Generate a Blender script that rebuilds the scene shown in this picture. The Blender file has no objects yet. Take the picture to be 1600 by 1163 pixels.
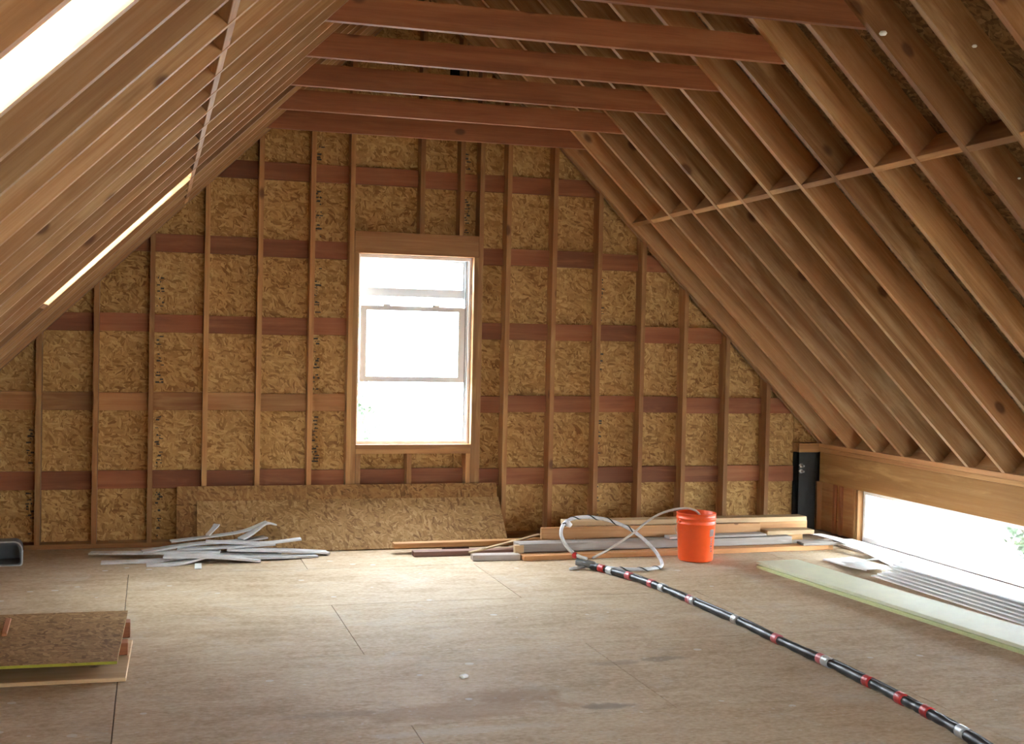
import bpy, math, random
from mathutils import Vector, Matrix
random.seed(7)
scene = bpy.context.scene
C = scene.collection

# ------------------------------------------------------------------ camera
FPX = 1919.455
CAM = Vector((0.0, -9.8586, 1.6347))
Rv = Vector((0.95955852, -0.2807113, 0.02118039))
Uv = Vector((-0.01378999, 0.02827675, 0.99950501))
Fv = Vector((0.28117126, 0.95937563, -0.02326219))
cd = bpy.data.cameras.new('camera')
cd.sensor_fit = 'HORIZONTAL'
cd.sensor_width = 36.0
cd.lens = FPX / 1600 * 36.0
cd.clip_start = 0.05
cam = bpy.data.objects.new('camera', cd)
C.objects.link(cam)
cam.matrix_world = Matrix(((Rv.x, Uv.x, -Fv.x, CAM.x), (Rv.y, Uv.y, -Fv.y, CAM.y), (Rv.z, Uv.z, -Fv.z, CAM.z), (0, 0, 0, 1)))
scene.camera = cam

# ------------------------------------------------------------------ world, sun, exposure
world = bpy.data.worlds.new('sky')
scene.world = world
world.use_nodes = True
bg = world.node_tree.nodes['Background']
bg.inputs['Color'].default_value = (0.82, 0.92, 1.0, 1)
bg.inputs['Strength'].default_value = 19.0
sd = bpy.data.lights.new('sun', 'SUN')
sd.energy = 15.0
sd.angle = math.radians(0.53)
sd.color = (1.0, 0.975, 0.94)
sun = bpy.data.objects.new('sun', sd)
C.objects.link(sun)
sun.location = (-3, -20, 14)
SUN_DIR = Vector((0.10, 1.0, -0.705)).normalized()      # the way the light travels
sun.rotation_euler = SUN_DIR.to_track_quat('-Z', 'Y').to_euler()
scene.view_settings.view_transform = 'Standard'
scene.view_settings.look = 'None'
scene.view_settings.gamma = 1.0
scene.view_settings.use_curve_mapping = False
scene.view_settings.exposure = 1.48
scene.cycles.max_bounces = 8
scene.cycles.diffuse_bounces = 6
scene.cycles.transparent_max_bounces = 12
scene.cycles.sample_clamp_indirect = 12.0

# ------------------------------------------------------------------ dimensions (metres)
S = 0.4064                      # 16 in framing grid
M = 0.985                       # roof pitch
TH = math.atan(M)
CT, ST = math.cos(TH), math.sin(TH)
XR = 2.074                      # ridge
HALF = 3.735                    # ridge to knee wall
XRW, XLW = XR + HALF, XR - HALF  # knee wall faces
ZP = 0.79                       # rafter underside at the knee wall
ZRIDGE = ZP + M * HALF
RD = 0.184                      # rafter depth (2x8)
TW = 0.038                      # lumber thickness
Y_BACK, Y_FRONT = 0.0, -12.3
X0 = -0.8176                    # first stud of the end wall

def roof_z(x):
    return ZRIDGE - M * abs(x - XR)

# ------------------------------------------------------------------ helpers: objects
def tag(o, label=None, cat=None, group=None, kind=None):
    if label: o['label'] = label
    if cat: o['category'] = cat
    if group: o['group'] = group
    if kind: o['kind'] = kind
    return o

def add(name, me, mat=None, parent=None, mw=None):
    if mat is not None and len(me.materials) == 0:
        me.materials.append(mat)
    o = bpy.data.objects.new(name, me)
    C.objects.link(o)
    if mw is not None: o.matrix_world = mw
    if parent is not None:
        o.parent = parent
        o.matrix_parent_inverse = Matrix.Identity(4)
        if parent.matrix_basis != Matrix.Identity(4) and mw is not None:
            o.matrix_basis = parent_world(parent).inverted() @ mw
    return o

def parent_world(p):
    m = p.matrix_basis.copy()
    while p.parent is not None:
        p = p.parent
        m = p.matrix_basis @ m
    return m

def empty(name, loc=(0, 0, 0), rz=0.0):
    o = bpy.data.objects.new(name, None)
    o.empty_display_size = 0.2
    C.objects.link(o)
    o.matrix_basis = Matrix.Translation(loc) @ Matrix.Rotation(rz, 4, 'Z')
    return o

def frame(o, ex, ey, ez):
    o, ex, ey, ez = Vector(o), Vector(ex), Vector(ey), Vector(ez)
    return Matrix(((ex.x, ey.x, ez.x, o.x), (ex.y, ey.y, ez.y, o.y), (ex.z, ey.z, ez.z, o.z), (0, 0, 0, 1)))

FRX = frame((0, 0, 0), (1, 0, 0), (0, 1, 0), (0, 0, 1))
def upright(o):   # local x = up, local y = world -x ... keeps lumber grain vertical
    return frame(o, (0, 0, 1), (1, 0, 0), (0, 1, 0))

class MB:
    def __init__(self):
        self.v, self.f, self.m = [], [], []
    def prism(self, poly, z0, z1, mi=0, caps=True):
        n, b = len(poly), len(self.v)
        a = sum(poly[i][0] * poly[(i + 1) % n][1] - poly[(i + 1) % n][0] * poly[i][1] for i in range(n))
        if a < 0: poly = poly[::-1]
        self.v += [(p[0], p[1], z0) for p in poly] + [(p[0], p[1], z1) for p in poly]
        if caps:
            self.f += [tuple(b + i for i in range(n - 1, -1, -1)), tuple(b + n + i for i in range(n))]
            self.m += [mi, mi]
        for i in range(n):
            j = (i + 1) % n
            self.f.append((b + i, b + j, b + n + j, b + n + i)); self.m.append(mi)
    def box(self, x0, x1, y0, y1, z0, z1, mi=0):
        self.prism([(x0, y0), (x1, y0), (x1, y1), (x0, y1)], z0, z1, mi)
    def cbox(self, lx, ly, lz, c=0.003, mi=0):
        """box centred on the origin with chamfered edges"""
        b = len(self.v)
        hx, hy, hz = lx / 2, ly / 2, lz / 2
        idx = {}
        for sx in (-1, 1):
            for sy in (-1, 1):
                for sz in (-1, 1):
                    for ax in range(3):
                        p = [sx * (hx - c), sy * (hy - c), sz * (hz - c)]
                        p[ax] = (sx * hx, sy * hy, sz * hz)[ax]
                        idx[(sx, sy, sz, ax)] = len(self.v); self.v.append(tuple(p))
        def q(*k):
            self.f.append(tuple(idx[x] for x in k)); self.m.append(mi)
        for s in (-1, 1):
            a = [(s, -1, -1, 0), (s, 1, -1, 0), (s, 1, 1, 0), (s, -1, 1, 0)]; q(*(a if s > 0 else a[::-1]))
            a = [(-1, s, -1, 1), (-1, s, 1, 1), (1, s, 1, 1), (1, s, -1, 1)]; q(*(a if s > 0 else a[::-1]))
            a = [(-1, -1, s, 2), (1, -1, s, 2), (1, 1, s, 2), (-1, 1, s, 2)]; q(*(a if s > 0 else a[::-1]))
        for i in (-1, 1):
            for j in (-1, 1):
                q((-1, i, j, 1), (1, i, j, 1), (1, i, j, 2), (-1, i, j, 2))
                q((i, -1, j, 0), (i, 1, j, 0), (i, 1, j, 2), (i, -1, j, 2))
                q((i, j, -1, 0), (i, j, 1, 0), (i, j, 1, 1), (i, j, -1, 1))
                for k in (-1, 1):
                    q((i, j, k, 0), (i, j, k, 1), (i, j, k, 2))
    def lathe(self, prof, n=40, mi=0, close=False):
        b = len(self.v)
        for (r, z) in prof:
            for i in range(n):
                a = 2 * math.pi * i / n
                self.v.append((r * math.cos(a), r * math.sin(a), z))
        for k in range(len(prof) - 1):
            for i in range(n):
                j = (i + 1) % n
                self.f.append((b + k * n + i, b + k * n + j, b + (k + 1) * n + j, b + (k + 1) * n + i)); self.m.append(mi)
        if close:
            self.f.append(tuple(b + i for i in range(n - 1, -1, -1))); self.m.append(mi)
    def tube(self, pts, r, n=10, mi=0, cap=True):
        pts = [Vector(p) for p in pts]
        b = len(self.v)
        up = Vector((0, 0, 1))
        N = len(pts)
        for i, p in enumerate(pts):
            t = (pts[min(i + 1, N - 1)] - pts[max(i - 1, 0)]).normalized()
            if i == 0:
                s = t.cross(up)
                if s.length < 1e-3: s = t.cross(Vector((1, 0, 0)))
                s.normalize()
            else:
                s = (s - t * s.dot(t)).normalized()
            w = t.cross(s)
            rr = r[i] if isinstance(r, (list, tuple)) else r
            for k in range(n):
                a = 2 * math.pi * k / n
                self.v.append(tuple(p + s * (rr * math.cos(a)) + w * (rr * math.sin(a))))
        for i in range(N - 1):
            for k in range(n):
                j = (k + 1) % n
                self.f.append((b + i * n + k, b + i * n + j, b + (i + 1) * n + j, b + (i + 1) * n + k)); self.m.append(mi)
        if cap:
            self.f.append(tuple(b + k for k in range(n))); self.m.append(mi)
            self.f.append(tuple(b + (N - 1) * n + k for k in range(n - 1, -1, -1))); self.m.append(mi)
    def ribbon(self, pts, width, thick, wdir=None, mi=0, profile=None):
        """a strip of lumber or vinyl bent along a path; profile = [(across, up)...] closed outline"""
        pts = [Vector(p) for p in pts]
        N = len(pts)
        if profile is None:
            profile = [(-width / 2, 0), (width / 2, 0), (width / 2, thick), (-width / 2, thick)]
        n = len(profile)
        b = len(self.v)
        for i, p in enumerate(pts):
            t = (pts[min(i + 1, N - 1)] - pts[max(i - 1, 0)]).normalized()
            s = Vector(wdir) if wdir is not None else t.cross(Vector((0, 0, 1)))
            s = (s - t * s.dot(t)).normalized()
            u = s.cross(t).normalized()
            for (a, c) in profile:
                self.v.append(tuple(p + s * a + u * c))
        for i in range(N - 1):
            for k in range(n):
                j = (k + 1) % n
                self.f.append((b + i * n + k, b + (i + 1) * n + k, b + (i + 1) * n + j, b + i * n + j)); self.m.append(mi)
        self.f.append(tuple(b + k for k in range(n))); self.m.append(mi)
        self.f.append(tuple(b + (N - 1) * n + k for k in range(n - 1, -1, -1))); self.m.append(mi)
    def mesh(self, name, mats=(), smooth=False):
        me = bpy.data.meshes.new(name)
        me.from_pydata(self.v, [], self.f)
        for m in mats: me.materials.append(m)
        if len(mats) > 1: me.polygons.foreach_set('material_index', self.m)
        if smooth: me.polygons.foreach_set('use_smooth', [True] * len(me.polygons))
        me.update()
        return me

def fix_normals(me):
    import bmesh
    bm = bmesh.new(); bm.from_mesh(me)
    bmesh.ops.recalc_face_normals(bm, faces=bm.faces)
    bm.to_mesh(me); bm.free()
    return me

def smooth_path(ctrl, per=8):
    P = [Vector(p) for p in ctrl]
    P = [P[0] * 2 - P[1]] + P + [P[-1] * 2 - P[-2]]
    out = []
    for i in range(1, len(P) - 2):
        for k in range(per):
            t = k / per
            a, b, c, d = P[i - 1], P[i], P[i + 1], P[i + 2]
            out.append(0.5 * ((2 * b) + (c - a) * t + (2 * a - 5 * b + 4 * c - d) * t * t + (3 * b - a - 3 * c + d) * t ** 3))
    out.append(P[-2])
    return out

def rect_minus(r, holes):
    rects = [r]
    for (hx0, hx1, hy0, hy1) in holes:
        nxt = []
        for (x0, x1, y0, y1) in rects:
            if hx0 >= x1 or hx1 <= x0 or hy0 >= y1 or hy1 <= y0:
                nxt.append((x0, x1, y0, y1)); continue
            if hx0 > x0: nxt.append((x0, hx0, y0, y1))
            if hx1 < x1: nxt.append((hx1, x1, y0, y1))
            a, b = max(x0, hx0), min(x1, hx1)
            if hy0 > y0: nxt.append((a, b, y0, hy0))
            if hy1 < y1: nxt.append((a, b, hy1, y1))
        rects = nxt
    return rects

def clip(poly, a, b, c):
    """keep a*x + b*y <= c"""
    out = []
    for i in range(len(poly)):
        p, q = poly[i], poly[(i + 1) % len(poly)]
        dp, dq = a * p[0] + b * p[1] - c, a * q[0] + b * q[1] - c
        if dp <= 0: out.append(p)
        if dp * dq < 0:
            t = dp / (dp - dq)
            out.append((p[0] + (q[0] - p[0]) * t, p[1] + (q[1] - p[1]) * t))
    return out

# ------------------------------------------------------------------ helpers: materials
class NT:
    def __init__(self, name):
        self.mat = bpy.data.materials.new(name)
        self.mat.use_nodes = True
        self.t = self.mat.node_tree
        self.n = self.t.nodes
        self.bsdf = self.n['Principled BSDF']
        self.out = self.n['Material Output']
    def node(self, kind, **kw):
        nd = self.n.new(kind)
        for k, v in kw.items(): setattr(nd, k, v)
        return nd
    def link(self, a, b): self.t.links.new(a, b)
    def val(self, sock, v):
        if hasattr(v, 'is_linked') or isinstance(v, bpy.types.NodeSocket): self.link(v, sock)
        else: sock.default_value = v
    def math(self, op, a, b=None, c=None, clamp=False):
        nd = self.node('ShaderNodeMath', operation=op, use_clamp=clamp)
        self.val(nd.inputs[0], a)
        if b is not None: self.val(nd.inputs[1], b)
        if c is not None: self.val(nd.inputs[2], c)
        return nd.outputs[0]
    def vmath(self, op, a, b=None):
        nd = self.node('ShaderNodeVectorMath', operation=op)
        self.val(nd.inputs[0], a)
        if b is not None: self.val(nd.inputs[1], b)
        return nd.outputs[0]
    def mix(self, fac, a, b, blend='MIX'):
        nd = self.node('ShaderNodeMix', data_type='RGBA', blend_type=blend)
        self.val(nd.inputs[0], fac)
        for s, v in ((nd.inputs[6], a), (nd.inputs[7], b)):
            if isinstance(v, tuple) and len(v) == 3: v = (*v, 1)
            self.val(s, v)
        return nd.outputs[2]
    def ramp(self, fac, stops, interp='LINEAR'):
        nd = self.node('ShaderNodeValToRGB')
        nd.color_ramp.interpolation = interp
        e = nd.color_ramp.elements
        while len(e) < len(stops): e.new(0.5)
        for k, (p, c) in enumerate(stops):
            e[k].position = p
            e[k].color = (*c, 1) if len(c) == 3 else c
        self.link(fac, nd.inputs[0])
        return nd.outputs[0]
    def step(self, x, a, b):
        nd = self.node('ShaderNodeMapRange', interpolation_type='SMOOTHSTEP')
        self.val(nd.inputs[0], x)
        nd.inputs[1].default_value, nd.inputs[2].default_value = a, b
        return nd.outputs[0]
    def noise(self, vec, scale=1.0, detail=4, rough=0.55, dist=0.0):
        nd = self.node('ShaderNodeTexNoise')
        self.link(vec, nd.inputs['Vector'])
        nd.inputs['Scale'].default_value = scale
        nd.inputs['Detail'].default_value = detail
        nd.inputs['Roughness'].default_value = rough
        nd.inputs['Distortion'].default_value = dist
        return nd.outputs['Fac']
    def voro(self, vec, scale=1.0, feature='F1'):
        nd = self.node('ShaderNodeTexVoronoi', feature=feature)
        self.link(vec, nd.inputs['Vector'])
        nd.inputs['Scale'].default_value = scale
        return nd
    def objco(self, rand=True):
        tc = self.node('ShaderNodeTexCoord')
        co = tc.outputs['Object']
        if rand:
            oi = self.node('ShaderNodeObjectInfo')
            r = self.math('MULTIPLY', oi.outputs['Random'], 37.0)
            cb = self.node('ShaderNodeCombineXYZ')
            self.link(r, cb.inputs[0]); self.link(self.math('MULTIPLY', r, 1.7), cb.inputs[1]); self.link(self.math('MULTIPLY', r, 0.6), cb.inputs[2])
            co = self.vmath('ADD', co, cb.outputs[0])
            self.rand = oi.outputs['Random']
        return co
    def bump(self, h, strength=0.3, dist=0.005):
        nd = self.node('ShaderNodeBump')
        nd.inputs['Strength'].default_value = strength
        nd.inputs['Distance'].default_value = dist
        self.link(h, nd.inputs['Height'])
        self.link(nd.outputs[0], self.bsdf.inputs['Normal'])
    def finish(self, col, rough=0.7, spec=0.3):
        self.val(self.bsdf.inputs['Base Color'], (*col, 1) if isinstance(col, tuple) and len(col) == 3 else col)
        self.val(self.bsdf.inputs['Roughness'], rough)
        self.bsdf.inputs['Specular IOR Level'].default_value = spec
        return self.mat

def wood(name, dark, mid, light, red, knot=(0.10, 0.035, 0.015), knots=0.065, rough=0.62):
    """sawn fir: grain runs along the local x axis; each piece has its own tone"""
    t = NT(name)
    co = t.objco()
    g1 = t.noise(t.vmath('MULTIPLY', co, (0.7, 16, 16)), 1.0, 5, 0.6, 0.6)
    g2 = t.noise(t.vmath('MULTIPLY', co, (3.0, 130, 130)), 1.0, 3, 0.6)
    g3 = t.noise(t.vmath('MULTIPLY', co, (0.9, 3.5, 3.5)), 1.0, 3, 0.5)
    f = t.math('ADD', t.math('MULTIPLY', g1, 0.7), t.math('MULTIPLY', g2, 0.3))
    col = t.ramp(f, [(0.30, dark), (0.5, mid), (0.68, light)])
    wn = t.node('ShaderNodeTexWhiteNoise', noise_dimensions='1D')
    t.link(t.rand, wn.inputs['W'])
    col = t.mix(t.math('MULTIPLY', wn.outputs[0], 0.75), col, t.mix(0.65, col, red))
    col = t.mix(t.step(g3, 0.45, 0.75), col, t.mix(0.4, col, red))
    tone = t.math('ADD', t.math('MULTIPLY', t.rand, 0.60), 0.68)
    tv = t.node('ShaderNodeCombineXYZ')
    for i in range(3): t.link(tone, tv.inputs[i])
    col = t.mix(1.0, col, tv.outputs[0], 'MULTIPLY')
    g4 = t.noise(t.vmath('MULTIPLY', co, (1.6, 9, 9)), 1.0, 4, 0.6, 0.4)
    col = t.mix(t.math('MULTIPLY', t.step(g4, 0.52, 0.72), 0.55), col, light)
    col = t.mix(t.math('MULTIPLY', t.step(g4, 0.46, 0.28), 0.5), col, dark)
    kv = t.vmath('ADD', t.vmath('MULTIPLY', co, (3.4, 6.0, 6.0)), (0.3, 0.1, 0.7))
    v = t.voro(kv)
    ks = t.node('ShaderNodeSeparateColor'); t.link(v.outputs['Color'], ks.inputs[0])
    rad = t.math('MULTIPLY', t.step(ks.outputs[0], 0.66, 0.90), knots * 3.6)
    k = t.math('SUBTRACT', 1.0, t.math('DIVIDE', v.outputs['Distance'], t.math('ADD', rad, 0.001)), clamp=True)
    col = t.mix(t.math('MULTIPLY', t.step(k, 0.0, 0.55), 0.8), col, knot)
    t.bump(f, 0.25, 0.002)
    return t.finish(col, rough, 0.3)

def osb(name, cols, sx=15.0, sy=85.0, rough=0.75, bright=1.0, stain=None):
    """oriented strand board: overlapping flakes, long axis near local x"""
    t = NT(name)
    co = t.objco()
    warp = t.node('ShaderNodeTexNoise'); t.link(co, warp.inputs['Vector']); warp.inputs['Scale'].default_value = 5.0
    co2 = t.vmath('ADD', co, t.vmath('MULTIPLY', t.vmath('SUBTRACT', warp.outputs['Color'], (0.5, 0.5, 0.5)), (0.10, 0.10, 0.0)))
    layers = []
    for k, ang in enumerate((0.12, -0.55, 0.75, 1.45)):
        r = t.node('ShaderNodeVectorRotate', rotation_type='Z_AXIS')
        t.link(co2, r.inputs['Vector']); r.inputs['Angle'].default_value = ang
        vv = t.vmath('ADD', t.vmath('MULTIPLY', r.outputs[0], (sx * (1 + 0.15 * k), sy * (1 - 0.1 * k), 1.0)), (k * 7.3, k * 3.1, 0.5))
        v = t.voro(vv)
        sp = t.node('ShaderNodeSeparateColor'); t.link(v.outputs['Color'], sp.inputs[0])
        layers.append((sp.outputs[0], sp.outputs[1]))
    h = layers[0][0]
    for k in range(1, 4):
        m = t.step(layers[k][1], 0.62, 0.64)
        mx = t.node('ShaderNodeMix'); mx.data_type = 'FLOAT'
        t.link(m, mx.inputs[0]); t.link(h, mx.inputs[2]); t.link(layers[k][0], mx.inputs[3])
        h = mx.outputs[0]
    fine = t.noise(t.vmath('MULTIPLY', co, (30, 160, 1)), 1.0, 3, 0.6)
    big = t.noise(co, 1.6, 3, 0.5)
    f = t.math('ADD', t.math('MULTIPLY', h, 0.72), t.math('ADD', t.math('MULTIPLY', fine, 0.22), t.math('MULTIPLY', t.math('SUBTRACT', big, 0.5), 0.35)))
    col = t.ramp(f, [(0.08, cols[0]), (0.30, cols[1]), (0.62, cols[2]), (0.92, cols[3])])
    t.bump(h, 0.35, 0.002)
    return t.finish(col, rough, 0.25)

def plain(name, col, rough=0.6, spec=0.4, var=0.12, scale=25.0, metal=0.0, bump=0.1):
    t = NT(name)
    co = t.objco()
    n = t.noise(co, scale, 4, 0.6)
    d = tuple(c * (1 - var) for c in col); l = tuple(min(1, c * (1 + var)) for c in col)
    c = t.ramp(n, [(0.3, d), (0.7, l)])
    if bump: t.bump(n, bump, 0.002)
    t.bsdf.inputs['Metallic'].default_value = metal
    r = t.math('ADD', t.math('MULTIPLY', n, 0.15), rough - 0.07)
    return t.finish(c, r, spec)

def glass(name):
    t = NT(name)
    tr = t.node('ShaderNodeBsdfTransparent'); tr.inputs[0].default_value = (0.94, 0.96, 0.95, 1)
    gl = t.node('ShaderNodeBsdfGlossy'); gl.inputs['Roughness'].default_value = 0.02
    lw = t.node('ShaderNodeLayerWeight'); lw.inputs[0].default_value = 0.25
    mx = t.node('ShaderNodeMixShader')
    t.link(t.math('MULTIPLY', lw.outputs['Fresnel'], 0.5), mx.inputs[0])
    t.link(tr.outputs[0], mx.inputs[1]); t.link(gl.outputs[0], mx.inputs[2])
    t.link(mx.outputs[0], t.out.inputs[0])
    return t.mat

m_fir = wood('fir_framing', (0.25, 0.108, 0.036), (0.40, 0.198, 0.070), (0.54, 0.315, 0.125), (0.34, 0.130, 0.048))
m_raft = wood('fir_rafter', (0.25, 0.118, 0.042), (0.41, 0.228, 0.094), (0.57, 0.375, 0.19), (0.34, 0.130, 0.046), knots=0.065)
m_block = wood('red_fir_blocking', (0.20, 0.068, 0.026), (0.30, 0.108, 0.042), (0.39, 0.160, 0.066), (0.26, 0.078, 0.033))
m_lvl = wood('laminated_beam', (0.36, 0.16, 0.045), (0.52, 0.27, 0.085), (0.62, 0.37, 0.14), (0.45, 0.20, 0.06), knots=0.02)
m_pale = wood('pale_sawn_pine', (0.40, 0.25, 0.12), (0.56, 0.38, 0.20), (0.68, 0.50, 0.30), (0.50, 0.30, 0.15), knots=0.03)
m_orange = wood('orange_fir_board', (0.34, 0.15, 0.055), (0.50, 0.25, 0.10), (0.60, 0.34, 0.16), (0.45, 0.20, 0.08), knots=0.03)
m_grey = wood('weathered_grey_board', (0.26, 0.21, 0.18), (0.42, 0.37, 0.33), (0.56, 0.52, 0.48), (0.34, 0.26, 0.22), knots=0.02)
m_dark = wood('dark_brown_board', (0.12, 0.065, 0.05), (0.20, 0.115, 0.09), (0.28, 0.17, 0.13), (0.17, 0.08, 0.06), knots=0.02)
m_osb_wall = osb('osb_wall', ((0.24, 0.110, 0.034), (0.39, 0.208, 0.068), (0.52, 0.300, 0.105), (0.66, 0.425, 0.175)))
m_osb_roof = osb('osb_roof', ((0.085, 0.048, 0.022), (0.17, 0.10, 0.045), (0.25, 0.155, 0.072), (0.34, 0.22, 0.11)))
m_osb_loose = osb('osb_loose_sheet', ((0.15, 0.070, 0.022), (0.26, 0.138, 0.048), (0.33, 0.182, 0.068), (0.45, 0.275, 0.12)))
def vinyl(name, c, tr):
    m = plain(name, (c, c, c), 0.4, 0.4, 0.02)
    nt = m.node_tree; b = nt.nodes['Principled BSDF']; out = nt.nodes['Material Output']
    t_ = nt.nodes.new('ShaderNodeBsdfTranslucent'); t_.inputs[0].default_value = (0.86, 0.80, 0.84, 1)  # lavender translucence imitates window bloom on the backlit bars
    mx = nt.nodes.new('ShaderNodeMixShader'); mx.inputs[0].default_value = tr
    nt.links.new(b.outputs[0], mx.inputs[1]); nt.links.new(t_.outputs[0], mx.inputs[2]); nt.links.new(mx.outputs[0], out.inputs[0])
    return m
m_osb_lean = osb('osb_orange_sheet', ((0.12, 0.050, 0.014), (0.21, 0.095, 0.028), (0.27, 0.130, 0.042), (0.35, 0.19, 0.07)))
m_white = vinyl('white_vinyl', 0.85, 0.022)
m_sash = vinyl('sash_vinyl_bloom', 0.80, 0.014)
m_white_board = plain('white_painted_board', (0.78, 0.78, 0.77), 0.6, 0.3, 0.04)
m_siding = plain('grey_white_siding', (0.86, 0.86, 0.86), 0.5, 0.4, 0.05, 12)
m_strip = plain('grey_vinyl_offcut', (0.50, 0.49, 0.48), 0.5, 0.35, 0.08, 10)
m_strip2 = plain('pale_vinyl_offcut', (0.60, 0.59, 0.58), 0.5, 0.35, 0.08, 10)
m_green = plain('pale_green_board', (0.68, 0.67, 0.50), 0.5, 0.35, 0.06, 6)
m_greenedge = plain('green_board_edge', (0.56, 0.60, 0.30), 0.5, 0.35, 0.06, 6)
m_yellow = plain('yellow_green_edge', (0.34, 0.31, 0.03), 0.6, 0.3, 0.1)
m_steel = plain('dark_steel', (0.030, 0.030, 0.028), 0.55, 0.4, 0.2)
m_zinc = plain('zinc_bolt', (0.55, 0.55, 0.55), 0.35, 0.5, 0.05, metal=0.8)
m_orangeplastic = plain('orange_plastic', (0.80, 0.085, 0.012), 0.35, 0.5, 0.05, 8, bump=0.0)
m_print = plain('dark_brown_print', (0.10, 0.022, 0.008), 0.5, 0.3, 0.1)
m_stamp = plain('black_stamp_ink', (0.075, 0.065, 0.055), 0.8, 0.2, 0.3, 60)
m_rubber = plain('black_hose_sleeve', (0.016, 0.017, 0.019), 0.42, 0.5, 0.3, 40, bump=0.3)
m_red = plain('red_tape', (0.50, 0.035, 0.035), 0.4, 0.5, 0.1, 30)
m_pink = plain('faded_red_tape', (0.62, 0.14, 0.16), 0.4, 0.5, 0.1, 30)
m_silver = plain('silver_duct_tape', (0.55, 0.57, 0.60), 0.32, 0.5, 0.08, 40, metal=0.25)
m_clearhose = plain('milky_hose', (0.66, 0.66, 0.68), 0.28, 0.5, 0.08, 30)
m_thinhose = plain('tan_air_line', (0.52, 0.44, 0.38), 0.35, 0.5, 0.06, 30)
m_gun = plain('grey_gun_metal', (0.22, 0.23, 0.24), 0.35, 0.5, 0.2, metal=0.5)
m_tub = plain('grey_plastic_tub', (0.13, 0.15, 0.16), 0.45, 0.4, 0.1, 12)
m_tubrim = plain('pale_plastic_rim', (0.42, 0.43, 0.42), 0.45, 0.4, 0.05, 12)
m_black = plain('black_opening', (0.006, 0.006, 0.007), 0.9, 0.1, 0.1)
m_roofing = plain('roofing', (0.10, 0.10, 0.10), 0.9, 0.2, 0.2)
m_glass = glass('window_glass')
m_ground = plain('pale_ground', (0.30, 0.29, 0.27), 0.9, 0.2, 0.15, 0.4)
m_leaf = plain('leaf', (0.024, 0.040, 0.018), 0.6, 0.3, 0.4, 3)
m_bark = plain('bark', (0.09, 0.065, 0.045), 0.9, 0.2, 0.3, 8)

def floor_material():
    t = NT('dusty_subfloor')
    co = t.objco()
    geo = t.node('ShaderNodeNewGeometry').outputs['Position']
    streak = t.noise(t.vmath('MULTIPLY', co, (3.0, 11, 1)), 1.0, 6, 0.65, 0.5)
    fine = t.noise(t.vmath('MULTIPLY', co, (34, 52, 1)), 1.0, 3, 0.65)
    blot = t.noise(geo, 1.1, 5, 0.65)
    f = t.math('ADD', t.math('MULTIPLY', streak, 0.32), t.math('ADD', t.math('MULTIPLY', fine, 0.40), t.math('MULTIPLY', blot, 0.33)))
    col = t.ramp(f, [(0.41, (0.36, 0.25, 0.145)), (0.53, (0.50, 0.372, 0.245)), (0.65, (0.61, 0.485, 0.34))])
    wn = t.node('ShaderNodeTexWhiteNoise', noise_dimensions='1D'); t.link(t.rand, wn.inputs['W'])
    col = t.mix(t.math('MULTIPLY', wn.outputs[0], 0.35), col, t.mix(0.5, col, (0.40, 0.26, 0.14)))
    # dust and trodden plaster
    dust = t.noise(geo, 2.3, 6, 0.7, 0.6)
    col = t.mix(t.math('MULTIPLY', t.step(dust, 0.50, 0.72), 0.30), col, (0.56, 0.52, 0.47))
    # brown wet stain and grey scuffs with shapes of their own
    def spot(cx, cy, rx, ry, c, amount, wob=0.6):
        nonlocal col
        d = t.vmath('MULTIPLY', t.vmath('SUBTRACT', geo, (cx, cy, 0)), (1 / rx, 1 / ry, 0))
        ln = t.node('ShaderNodeVectorMath', operation='LENGTH'); t.link(d, ln.inputs[0])
        dd = t.math('ADD', ln.outputs['Value'], t.math('MULTIPLY', t.math('SUBTRACT', t.noise(geo, 7.0, 5, 0.7), 0.5), wob * 4))
        k = t.math('MULTIPLY', t.math('SUBTRACT', 1.0, t.step(dd, 0.5, 1.2)), amount)
        col = t.mix(k, col, c)
    spot(1.35, -4.62, 0.55, 0.16, (0.27, 0.145, 0.065), 0.5)
    spot(1.62, -4.42, 0.25, 0.10, (0.25, 0.13, 0.055), 0.5)
    spot(2.02, -4.68, 0.14, 0.05, (0.16, 0.13, 0.11), 0.6)
    spot(2.58, -3.95, 0.13, 0.05, (0.19, 0.145, 0.11), 0.55)
    spot(2.30, -3.98, 0.16, 0.05, (0.21, 0.155, 0.115), 0.45)
    spot(0.78, -4.55, 0.25, 0.05, (0.22, 0.16, 0.115), 0.35)
    spot(1.30, -4.88, 0.40, 0.05, (0.58, 0.52, 0.45), 0.35)
    # flecks of white foam and paint
    fl = t.voro(t.vmath('MULTIPLY', geo, (7, 7, 1)))
    sp = t.node('ShaderNodeSeparateColor'); t.link(fl.outputs['Color'], sp.inputs[0])
    r = t.math('MULTIPLY', t.step(sp.outputs[0], 0.62, 1.0), 0.16)
    k = t.math('LESS_THAN', fl.outputs['Distance'], r)
    col = t.mix(t.math('MULTIPLY', k, 0.55), col, (0.66, 0.64, 0.60))
    fl2 = t.voro(t.vmath('MULTIPLY', geo, (26, 26, 1)))
    sp2 = t.node('ShaderNodeSeparateColor'); t.link(fl2.outputs['Color'], sp2.inputs[0])
    k2 = t.math('LESS_THAN', fl2.outputs['Distance'], t.math('MULTIPLY', t.step(sp2.outputs[0], 0.55, 1.0), 0.22))
    col = t.mix(t.math('MULTIPLY', k2, 0.30), col, (0.62, 0.58, 0.52))
    t.bump(f, 0.2, 0.002)
    rough = t.math('ADD', t.math('MULTIPLY', dust, 0.2), 0.68)
    return t.finish(col, rough, 0.2)
m_floor = floor_material()

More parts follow.
